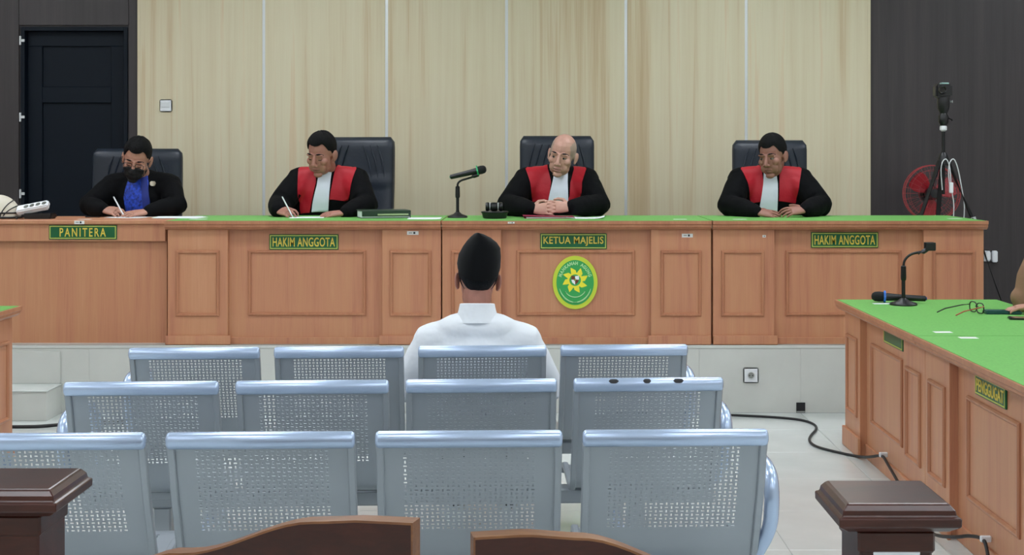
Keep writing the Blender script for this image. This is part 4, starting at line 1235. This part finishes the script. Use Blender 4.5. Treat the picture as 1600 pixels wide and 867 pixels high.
# stand collar
m = MB(); rings = []
cc = n0D + V3(0, 0.0, 0.0)
for (dz, r_) in ((-0.035, 0.090), (-0.015, 0.083), (0.0, 0.078), (0.02, 0.073), (0.046, 0.068), (0.048, 0.062), (0.02, 0.066), (-0.035, 0.075)):
    rings.append([cc + V3(r_ * math.cos(a) * 1.0, r_ * 0.9 * math.sin(a), 0.072 + dz * 0.9 + 0.006 * math.sin(a)) for a in [2 * PI * j / 28 for j in range(28)]])
m.loft(rings, closed=True); m.build('collar', M_shirtw, tD, 50)
MF = Matrix.Rotation(PI, 4, 'Z')
drape(cbD, MF, [(0.772, -0.20, 0.20), (0.768, -0.20, 0.20), (0.760, -0.20, 0.20)], 'yoke_seam', M_shirtw, tD, 0.0035, 0.006, 30, 3, 0.0)

# --- person at the counsel table, only an arm and a hand reach into view
CT = person('person in tan sleeves leaning an elbow on the green counsel table', (2.80, 6.88, 0), R(-90), SK4, LP1, dict(
    rests=[(2.0, 2.475, 6.3, 7.4, HT + 0.0015, 0.05), (2.155, 2.345, 6.690, 6.795, HT + 0.0180, 0.05)],
    head=V3(0.02, -0.20, 1.16), hrot=(0, 12, 0), sw=0.19, ys=-0.06, zs=0.96, zp=0.53,
    elb={-1: V3(-0.185, -0.345, 0.805), 1: V3(0.25, -0.10, 0.82)}, wri={-1: V3(-0.185, -0.275, 1.035), 1: V3(0.165, -0.395, 0.797)},
    hands={-1: dict(D=V3(0.1, 0.35, 1), N=V3(0, -1, 0.3), th=-1, curl=[1.0, 1.0, 1.0, 1.0], tcurl=0.6, tout=0.5),
           1: dict(D=V3(-0.12, -1, -0.10), N=V3(0, -0.1, 1), th=1, curl=[0.35, 0.38, 0.4, 0.45], tcurl=0.3)},
    cloth='shirt', clothm=M_tan, sleeve=(0.07, 0.066, 0.052, 0.05, 0.036), bulk=0.95))
hair_cap('hair', CT[1], CT[2], CT[0])

# ================================================================== THINGS ON THE BENCH
def smooth_path(pts, it=2):
    q = [Vector(a) for a in pts]
    for _ in range(it):
        nq = [q[0]]
        for a, b in zip(q[:-1], q[1:]): nq += [a * 0.75 + b * 0.25, a * 0.25 + b * 0.75]
        q = nq + [q[-1]]
    return q
def sheet_of_paper(label, c, w_, h_, rot, z, curl=0.004, group='loose papers on the bench', material=None, thick=0.0012, name='paper_sheet'):
    m = MB(); n = 8; top = []; bot = []
    fs = []
    V = []
    for i in range(n + 1):
        for j in range(2):
            u = (i / n - 0.5) * w_; v = (j - 0.5) * h_
            V.append((u, v, thick + curl * (2 * i / n - 1) ** 4))
    b0 = len(V)
    V += [(a, b, c_ - thick) for a, b, c_ in V]
    for i in range(n):
        a = i * 2
        fs.append((a, a + 2, a + 3, a + 1)); fs.append((b0 + a, b0 + a + 1, b0 + a + 3, b0 + a + 2))
        fs.append((a, b0 + a, b0 + a + 2, a + 2)); fs.append((a + 1, a + 3, b0 + a + 3, b0 + a + 1))
    fs.append((0, 1, b0 + 1, b0)); e = n * 2; fs.append((e, b0 + e, b0 + e + 1, e + 1))
    m.add(V, fs)
    o = m.build(name, material or M_paper, None, 40, loc=(c[0], c[1], z), rot=(0, 0, R(rot)))
    return tag(o, label, 'paper', group)
ZT = ZB + 0.0015
ZK = PLAT + HB
sheet_of_paper('white sheet under the pen of the writing judge', (PX(480, 8.75), 8.74), 0.21, 0.20, 6, ZT, 0.0)
sheet_of_paper('pale sheet lying flat beside the green binder', (PX(664, 8.62), 8.60), 0.20, 0.24, 1, ZT, 0.001)
sheet_of_paper('white sheet with lifted edge sticking out beside the maroon folder', (PX(915, 8.68), 8.66), 0.23, 0.22, -4, ZT, 0.010)
sheet_of_paper('white sheet under the hands of the masked clerk', (PX(205, 8.82), 8.80), 0.24, 0.22, -8, ZK, 0.001)
for i in range(3):
    sheet_of_paper(('white sheet on the desk edge beside the clerk, bottom of the loose pile', 'white sheet in the middle of the loose pile beside the clerk', 'white sheet on top of the loose pile beside the clerk')[i], (PX(284 - 3 * i, 8.74), 8.71 + 0.012 * i), 0.28, 0.21, -6 + 5 * i, ZT + 0.0013 * i, 0.0)

# green binder
t = thing('ring_binder', 'thick dark green binder lying on the judges bench', 'binder', (PX(600, 8.78), 8.735, ZT), R(14))
m = MB(); m.box(-0.155, 0.155, -0.11, 0.11, 0, 0.004); m.box(-0.155, 0.155, -0.11, 0.11, 0.044, 0.048); m.box(0.150, 0.155, -0.11, 0.11, 0.002, 0.046)
m.build('cover', M_binder, t, bevel=0.002)
MB().box(-0.148, 0.150, -0.104, 0.104, 0.004, 0.044).build('page_block', M_paper, t)
MB().box(-0.145, 0.155, -0.112, -0.104, 0.012, 0.046).build('flap', M_binder, t, bevel=0.001)
MB().box(-0.05, 0.14, -0.1132, -0.1118, 0.018, 0.028).build('title_strip', mat('sage_label', 'a9b88f', 0.6), t)

def mic_body(root, A, B, ring_m, ring_at, ringk=1.0):
    """handheld microphone from tail A to grille end B"""
    A = Vector(A); B = Vector(B); d = (B - A).normalized(); L = (B - A).length
    def at(f): return A + d * (L * f)
    MB().tube([at(0), at(0.02), at(0.10), at(0.55), at(0.70), at(0.74)], [0.010, 0.0145, 0.015, 0.0175, 0.020, 0.020], 16).build('handle', M_blackpl, root, 50)
    MB().tube([at(0.76), at(0.78), at(0.86), at(0.94), at(0.985), at(1.0)], [0.021, 0.025, 0.0265, 0.024, 0.016, 0.006], 16).build('grille', mat('mic_grille', '16181b', 0.55, 0.3, bump=(500, 0.8)), root, 50)
    MB().tube([at(0.735), at(0.74), at(0.775), at(0.78)], [0.022, 0.0275 * ringk, 0.0275 * ringk, 0.022], 8).build('grip_ring', ring_m, root)
    MB().tube([at(-0.005), at(0.012)], [0.011, 0.0125], 12).build('tail_cap', ring_m, root, 50)
def desk_stand(root, base_r, hp, clip_at, clip_dir, arm):
    MB().lathe([(base_r, 0.0), (base_r, 0.006), (base_r * 0.92, 0.012), (base_r * 0.45, 0.022), (0.016, 0.032), (0.011, 0.036), (0.011, 0.045)], 28).build('base', M_blackmet, root, 40)
    MB().lathe([(0.0095, 0.03), (0.0095, hp * 0.62), (0.0135, hp * 0.64), (0.0145, hp * 0.70), (0.0135, hp * 0.98), (0.009, hp)], 14).build('pole', M_blackmet, root, 40)
    MB().tube(smooth_path([(0, 0, hp * 0.97)] + arm + [clip_at]), 0.0065, 8).build('gooseneck', M_blackmet, root, 60)
t = thing('microphone_stand', 'black desk microphone stand beside the gavel', 'microphone stand', (PX(715, 8.72), 8.72, ZT))
desk_stand(t, 0.062, 0.195, (0.090, 0, 0.250), None, [(0.0, 0, 0.212), (0.018, 0, 0.229), (0.05, 0, 0.239)])
MB().tube([(0.07, 0, 0.245), (0.10, 0, 0.257), (0.130, 0, 0.265)], [0.009, 0.014, 0.011], 10).build('clip', M_blackpl, t, 50)
t = thing('microphone', 'black handheld microphone with a green ring clipped on the desk stand', 'microphone', (PX(715, 8.72), 8.72, ZT))
mic_body(t, (-0.048, 0, 0.250), (0.178, 0, 0.303), M_green_ring, 0.75, 1.2)

# gavel on its block
t = thing('sounding_block', 'black round sounding block under the gavel', 'gavel block', (PX(773, 8.62), 8.62, ZT))
MB().lathe([(0.066, 0.0), (0.072, 0.004), (0.080, 0.034), (0.082, 0.040), (0.078, 0.044), (0.0, 0.044)], 32).build('block', M_blackpl, t, 40)
MB().lathe([(0.083, 0.034), (0.0845, 0.036), (0.0845, 0.040), (0.083, 0.042)], 32).build('rim', M_blackmet, t, 40)
t = thing('gavel', 'small black gavel resting on its sounding block', 'gavel', (PX(772, 8.62), 8.62, ZT + 0.044))
mt = Matrix.Rotation(PI / 2, 4, 'Y')
MB().lathe([(0.0, -0.052), (0.024, -0.052), (0.027, -0.046), (0.027, -0.034), (0.022, -0.030), (0.022, -0.020), (0.026, -0.016), (0.027, 0.0), (0.026, 0.016), (0.022, 0.020), (0.022, 0.030), (0.027, 0.034), (0.027, 0.046), (0.024, 0.052), (0.0, 0.052)], 20, (0, 0, 0.027), mt).build('gavel_head', M_blackpl, t, 40)
MB().tube([(0, 0.02, 0.027), (0, 0.08, 0.020), (0.005, 0.16, 0.006), (0.006, 0.22, -0.020), (0.006, 0.235, -0.030)], [0.008, 0.008, 0.010, 0.011, 0.006], 10).build('gavel_handle', M_blackpl, t, 60)
for s in (-1, 1): MB().lathe([(0.0275, -0.0015), (0.028, 0.0), (0.0275, 0.0015)], 20, (s * 0.025, 0, 0.027), mt).build('band', M_strip, t, 40)

# maroon folder
t = thing('document_folder', 'maroon document folder under the clasped hands', 'folder', (PX(857, 8.68), 8.665, ZT), R(2))
MB().box(-0.150, 0.160, -0.105, 0.085, 0.0, 0.003).build('back_cover', M_maroon, t)
MB().box(-0.140, 0.150, -0.100, 0.080, 0.003, 0.008).build('pages', M_paper, t)
m = MB(); rings = []
for i in range(9):
    u = i / 8; x = -0.158 + 0.31 * u; z = 0.0085 + 0.006 * (1 - u) ** 2
    rings.append([V3(x, -0.105, z), V3(x, 0.085, z), V3(x, 0.085, z + 0.003), V3(x, -0.105, z + 0.003)])
m.loft(rings); m.build('front_cover', M_maroon, t, 40)

# pens
def pen(label, a, b, group='pens in writing hands'):
    a = Vector(a); b = Vector(b)
    t = thing('pen', label, 'pen', a, 0, group); d = b - a
    MB().tube([d * 0.08, d * 0.12, d], [0.0035, 0.0045, 0.0045], 8).build('barrel', M_white, t, 50)
    MB().tube([V3(0, 0, 0), d * 0.08], [0.0008, 0.0035], 8).build('tip', M_strip, t, 50)
    MB().tube([d * 0.98, d * 1.03], [0.005, 0.004], 8).build('cap_end', M_strip, t, 50)
    return t
jx = PX(513, 9.2)
pen('white pen in the hand of the writing judge', (jx - 0.155, 8.745, ZT + 0.002), (jx - 0.225, 8.775, ZT + 0.125))
kx = PX(222, 9.2)
pen('white pen in the hand of the masked clerk', (kx + 0.0, 8.80, ZK + 0.004), (kx - 0.075, 8.83, ZK + 0.125))

# clerk's desk: power strip, cables, round cream cover
t = thing('power_strip', 'white power strip with four sockets tilted on black adapters', 'power strip', (PX(53, 8.6), 8.60, ZK + 0.055), 0)
mt = Matrix.Rotation(R(-11), 4, 'Y') @ Matrix.Rotation(R(38), 4, 'X')
MB().box(-0.098, 0.098, -0.03, 0.03, -0.005, 0.035, mt).build('case', M_white, t, bevel=0.008, seg=2, smooth=40)
for k in range(4):
    c_ = mt @ V3(-0.036 + 0.037 * k, 0.0, 0.0352)
    MB().lathe([(0.0, 0.0), (0.013, 0.0), (0.0145, 0.0012), (0.0155, 0.0)], 16, c_, mt).build('socket', M_grout, t, 40)
t = thing('adapter_block', 'black power adapter under the white power strip', 'adapter', (PX(60, 8.58), 8.60, ZK))
MB().box(-0.085, 0.09, -0.055, 0.055, 0.0, 0.034).build('case', M_blackpl, t, bevel=0.008, seg=2, smooth=40)
MB().tube(smooth_path([(-0.08, 0.0, 0.015), (-0.10, -0.04, 0.012), (-0.115, -0.09, 0.008), (-0.09, -0.13, 0.006)]), 0.005, 8).build('lead', M_rubber, t, 60)
t = thing('round_cover', 'round cream cover wrapped in black cables on the clerk desk', 'cover', (PX(-3, 8.62), 8.63, ZK))
def dome(ph, th, r=1.0): return V3(0.135 * r * math.cos(th) * math.cos(ph), 0.10 * r * math.cos(th) * math.sin(ph), 0.142 * r * math.sin(th) + 0.004)
m = MB(); rings = []
for i in range(9):
    th = (PI / 2 - 0.02) * i / 8
    rings.append([dome(2 * PI * j / 28, th) for j in range(28)])
m.loft(rings); m.build('shell', M_cream, t, 60)
for (x0, x1, z1) in ((0.06, 0.135, 0.09), (0.045, 0.10, 0.12), (0.03, 0.0, 0.14), (-0.03, -0.10, 0.12)):
    pts = []
    for i in range(9):
        f = i / 8
        xx = x0 + (x1 - x0) * f ** 1.5; zz = 0.012 + (z1 - 0.012) * f
        q = 1 - (xx / 0.137) ** 2 - (zz / 0.146) ** 2
        pts.append((xx, -0.102 * math.sqrt(max(0.0, q)) - 0.002, zz))
    MB().tube(pts, 0.0035, 6).build('cable', M_rubber, t, 60)
ring = [dome(2 * PI * j / 28, 0.22, 1.02) for j in range(28)]
MB().tube(ring, 0.005, 8, closed=True).build('cable_loop', M_rubber, t, 60)
ring = [dome(2 * PI * j / 28, 0.03, 1.04) for j in range(28)]
MB().tube(ring, 0.006, 8, closed=True).build('cable_loop', M_rubber, t, 60)
tag(MB().box(-0.045, 0.045, -0.03, 0.03, 0, 0.008).build('phone', M_glass, None, None, 0.003, 1, (PX(146, 8.8), 8.8, ZK), (0, 0, 0.1)), 'thin black phone lying on the clerk desk', 'phone')

# ================================================================== THINGS ON THE COUNSEL TABLE
ZC1 = HT + 0.0015
t = thing('microphone_stand', 'black desk microphone stand with an empty clip on the counsel table', 'microphone stand', (PX(1410, 7.16), 7.14, ZC1))
desk_stand(t, 0.069, 0.20, (0.118, 0, 0.272), None, [(0.004, 0, 0.228), (0.035, 0, 0.258), (0.08, 0, 0.268)])
MB().tube([(0.075, 0, 0.262), (0.10, 0, 0.270), (0.122, 0, 0.282)], [0.009, 0.013, 0.010], 10).build('clip_joint', M_blackpl, t, 50)
m = MB()
for s in (-1, 1): m.box(0.108, 0.160, s * 0.016 - 0.004, s * 0.016 + 0.004, 0.282, 0.318)
m.box(0.108, 0.160, -0.02, 0.02, 0.276, 0.288)
m.build('clip', M_blackpl, t, bevel=0.003)
t = thing('microphone', 'black handheld microphone with a blue ring lying on the counsel table', 'microphone', (PX(1404, 7.25), 7.25, ZC1 + 0.032))
mic_body(t, (0.135, -0.03, -0.008), (-0.135, 0.02, 0.0), M_blue, 0.75, 1.15)
t = thing('eyeglasses', 'black and red framed glasses lying open on the counsel table', 'glasses', (PX(1524, 6.75), 6.75, ZC1), R(20))
t.scale = (1.2, 1.2, 1.2)
for s in (-1, 1):
    loop = [V3(0.008 * math.cos(a) * 0 + 0.012 * (s > 0), s * 0.030 + 0.022 * math.copysign(abs(math.cos(a)) ** 0.7, math.cos(a)), 0.024 + 0.020 * math.copysign(abs(math.sin(a)) ** 0.7, math.sin(a))) for a in [2 * PI * j / 20 for j in range(20)]]
    o = MB().tube([q for q in loop], 0.0025, 6, closed=True).build('rim', M_blackpl, t, 60)
    MB().tube([(0.012 * (s > 0), s * 0.052, 0.032), (-0.02, s * 0.058, 0.030), (-0.10, s * 0.060, 0.018), (-0.138, s * 0.060, 0.004)], 0.0025, 6).build('temple', M_blackpl if s > 0 else mat('red_temple', 'a8442e', 0.4), t, 60)
MB().tube([(0.006, -0.009, 0.028), (0.004, 0, 0.032), (0.008, 0.009, 0.028)], 0.0022, 6).build('bridge', M_blackpl, t, 60)
t = thing('phone', 'dark teal phone case lying on the counsel table', 'phone', (PX(1568, 6.72), 6.74, ZC1), R(-4))
MB().box(-0.085, 0.085, -0.04, 0.04, 0, 0.016).build('case', M_teal, t, bevel=0.005, seg=2, smooth=40)
MB().box(-0.080, 0.080, -0.036, 0.036, 0.016, 0.0165).build('lid', M_teal, t)
t = thing('phone', 'black phone lying under the hand on the counsel table', 'phone', (PX(1604, 6.50), 6.50, ZC1), R(-12))
MB().box(-0.08, 0.08, -0.04, 0.04, 0, 0.009).build('case', M_blackpl, t, bevel=0.003, seg=2, smooth=40)
MB().box(-0.076, 0.076, -0.037, 0.037, 0.009, 0.0094).build('screen', M_glass, t)
tag(MB().box(-0.05, 0.05, -0.02, 0.02, 0, 0.0015).build('paper_slip', M_paper, None, None, 0, 1, (PX(1378, 7.22), 7.20, ZC1), (0, 0, 0.05)), 'small white slip under the microphone with the blue ring', 'paper')

# ================================================================== TRIPOD, FAN, CABLES
ct = P(1474, 248, 9.42)
t = thing('camera_tripod', 'black tripod with a small camera on top standing before the dark wall', 'tripod', (ct.x, 9.42, PLAT))
zA = CAMZ + (248 - 245) * 9.42 / FPX - PLAT
MB().lathe([(0.02, zA - 0.06), (0.036, zA - 0.05), (0.036, zA - 0.01), (0.024, zA + 0.02), (0.016, zA + 0.03)], 14).build('collar', M_blackpl, t, 40)
MB().lathe([(0.011, zA - 0.25), (0.011, zA + 0.18)], 12).build('centre_column', M_blackmet, t, 40)
for a in (R(200), R(335), R(85)):
    dx, dy = math.cos(a), math.sin(a)
    o = MB().tube([(dx * 0.03, dy * 0.03, zA - 0.03), (dx * 0.19, dy * 0.19, zA - 0.42)], [0.016, 0.015], 8).build('leg', M_blackpl, t, 40)
    MB().tube([(dx * 0.19, dy * 0.19, zA - 0.40), (dx * 0.20, dy * 0.20, zA - 0.44)], 0.019, 8).build('leg_lock', M_strip, o, 40)
    MB().tube([(dx * 0.19, dy * 0.19, zA - 0.42), (dx * 0.42, dy * 0.42, 0.015)], [0.011, 0.010], 8).build('leg_tube', M_blackmet, o, 40)
    MB().ell((dx * 0.42, dy * 0.42, 0.016), (0.016, 0.016, 0.016), None, 8, 6).build('leg_foot', M_rubber, o, 60)
zH = zA + 0.17
MB().lathe([(0.013, zH), (0.024, zH + 0.01), (0.024, zH + 0.03), (0.02, zH + 0.04)], 12).build('head_ring', M_strip, t, 40)
MB().lathe([(0.02, zH + 0.035), (0.032, zH + 0.06), (0.034, zH + 0.10), (0.024, zH + 0.12), (0.038, zH + 0.15), (0.044, zH + 0.20), (0.04, zH + 0.225)], 14).build('pan_head', M_blackpl, t, 40)
MB().tube([(0.03, 0, zH + 0.09), (0.06, -0.01, zH + 0.075)], 0.009, 8).build('knob', M_blackpl, t, 40)
MB().tube([(0.04, 0, zH + 0.20), (0.058, -0.01, zH + 0.20)], 0.010, 8).build('knob', M_strip, t, 40)
o = MB().box(-0.062, 0.050, -0.045, 0.045, zH + 0.225, zH + 0.315).build('camera_body', M_blackpl, t, bevel=0.012, seg=2, smooth=40)
MB().lathe([(0.0, 0.0), (0.026, 0.0), (0.028, 0.012), (0.024, 0.022), (0.02, 0.02), (0.018, 0.012), (0.0, 0.012)], 18, (-0.022, -0.044, zH + 0.275), Matrix.Rotation(PI / 2, 4, 'X')).build('lens', M_glass, o, 40)
MB().box(-0.02, 0.03, -0.03, 0.02, zH + 0.315, zH + 0.325).build('top_plate', mat('pale_teal_plate', '9fc4bf', 0.4), o, bevel=0.003)
for px0, px1 in ((0.0, 0.03), (0.05, 0.10)):
    pts = smooth_path([(px0 - 0.02, -0.045, zA - 0.22), (px0 - 0.035, -0.05, zA - 0.06), (px0, -0.05, zA - 0.0), (px0 + 0.03, -0.05, zA - 0.06), (px1 + 0.005, -0.055, zA - 0.2), (px1 + 0.03, -0.06, zA - 0.35), (px1 - 0.01, -0.06, zA - 0.6), (px1 + 0.03, -0.06, 0.02)])
    MB().tube(pts, 0.0038, 8).build('white_cable', M_strip, t, 60)
MB().box(0.02, 0.045, -0.075, -0.055, zA - 0.24, zA - 0.17).build('cable_plug', M_white, t, bevel=0.003)

fc = P(1456, 302, 10.12)
t = thing('standing_fan', 'red standing fan with a wire guard behind the tripod', 'fan', (fc.x, 10.12, PLAT))
zf = fc.z - PLAT; rf = 0.20
g0 = MB()
for y_, r_ in ((-0.065, rf * 0.55), (-0.05, rf * 0.85), (-0.02, rf), (0.03, rf), (0.05, rf * 0.8)):
    g0.tube([(r_ * math.cos(a), y_, zf + r_ * math.sin(a)) for a in [2 * PI * j / 40 for j in range(40)]], 0.0042 if r_ == rf else 0.0012, 6, closed=True)
for k in range(28):
    a = 2 * PI * k / 28; c_, s_ = math.cos(a), math.sin(a)
    g0.tube([(0.03 * c_, -0.072, zf + 0.03 * s_), (rf * 0.55 * c_, -0.065, zf + rf * 0.55 * s_), (rf * 0.85 * c_, -0.05, zf + rf * 0.85 * s_), (rf * c_, -0.02, zf + rf * s_), (rf * c_, 0.03, zf + rf * s_), (rf * 0.5 * c_, 0.06, zf + rf * 0.5 * s_)], 0.0010, 5)
g0.build('guard', mat('red_guard_wire', 'a03a3e', 0.35), t, 60)
for k in range(3):
    a0 = 2 * PI * k / 3 + R(20); m = MB(); rings = []
    for i in range(9):
        r_ = 0.03 + 0.145 * i / 8; wd = 0.35 + 0.35 * math.sin(PI * (0.25 + 0.7 * i / 8))
        ring_t = []; ring_b = []
        for j in range(7):
            aa = a0 + wd * (j / 6 - 0.5) * 1.8; yy = 0.02 * (j / 6 - 0.5)
            ring_t.append(V3(r_ * math.cos(aa), yy - 0.002, zf + r_ * math.sin(aa))); ring_b.append(V3(r_ * math.cos(aa), yy + 0.002, zf + r_ * math.sin(aa)))
        rings.append(ring_t + ring_b[::-1])
    m.loft(rings); m.build('blade', M_fanred, t, 50)
MB().lathe([(0.0, 0.078), (0.03, 0.076), (0.045, 0.06), (0.05, 0.0), (0.05, -0.02)], 20, (0, 0, zf), Matrix.Rotation(PI / 2, 4, 'X')).build('hub', M_blackpl, t, 40)
MB().lathe([(0.05, -0.055), (0.065, -0.07), (0.065, -0.13), (0.04, -0.16), (0.0, -0.165)], 20, (0, 0, zf), Matrix.Rotation(PI / 2, 4, 'X')).build('motor', M_blackpl, t, 40)
MB().tube([(0, 0.10, 0.03), (0, 0.10, zf - 0.05)], 0.016, 12).build('pole', M_blackmet, t, 60)
MB().lathe([(0.18, 0.0), (0.18, 0.012), (0.16, 0.025), (0.04, 0.04), (0.03, 0.06)], 28, (0, 0.10, 0)).build('base', M_fanred, t, 40)

def floor_cable(label, pts, r=0.007):
    q = smooth_path(pts, 3)
    return tag(MB().tube(q, r, 8).build('floor_cable', M_rubber, None, 60), label, 'cable')
def fp(px, py, z=0.007):
    d = (CAMZ - z) * FPX / (py - 248); return (PX(px, d), d, z)
fcab = floor_cable('black cable curving over the tiles and clipped along the counsel tables', [fp(960, 644), fp(1060, 646), fp(1140, 648), fp(1220, 652), fp(1262, 657), fp(1280, 668), fp(1262, 684), fp(1270, 697), fp(1315, 708), fp(1345, 714),
    (1.640, 6.80, 0.06), (1.662, 6.66, 0.100), (1.655, 6.56, 0.088), (1.640, 6.36, 0.07), (1.615, 6.0, 0.03), (1.600, 5.75, 0.012), (1.585, 5.56, 0.012), (1.600, 5.30, 0.075), (1.628, 5.235, 0.10), (1.652, 5.14, 0.115), (1.650, 5.10, 0.09), (1.645, 5.06, 0.05), (1.64, 4.9, 0.012)])
for q in ((1.664, 6.66, 0.100), (1.657, 5.14, 0.112)):
    MB().box(-0.018, 0.022, -0.008, 0.008, -0.011, 0.012).build('cable_clip', M_white, fcab, bevel=0.003, loc=q)
floor_cable('black cable lying along the foot of the beige step', [fp(-60, 668), fp(20, 667), fp(60, 667), fp(100, 663), fp(150, 661), fp(220, 660)], 0.011)
office_chair('black leather office chair at the counsel table under the person in tan sleeves', (2.835, 6.88, 0), R(-90), 0.25, 1.15)
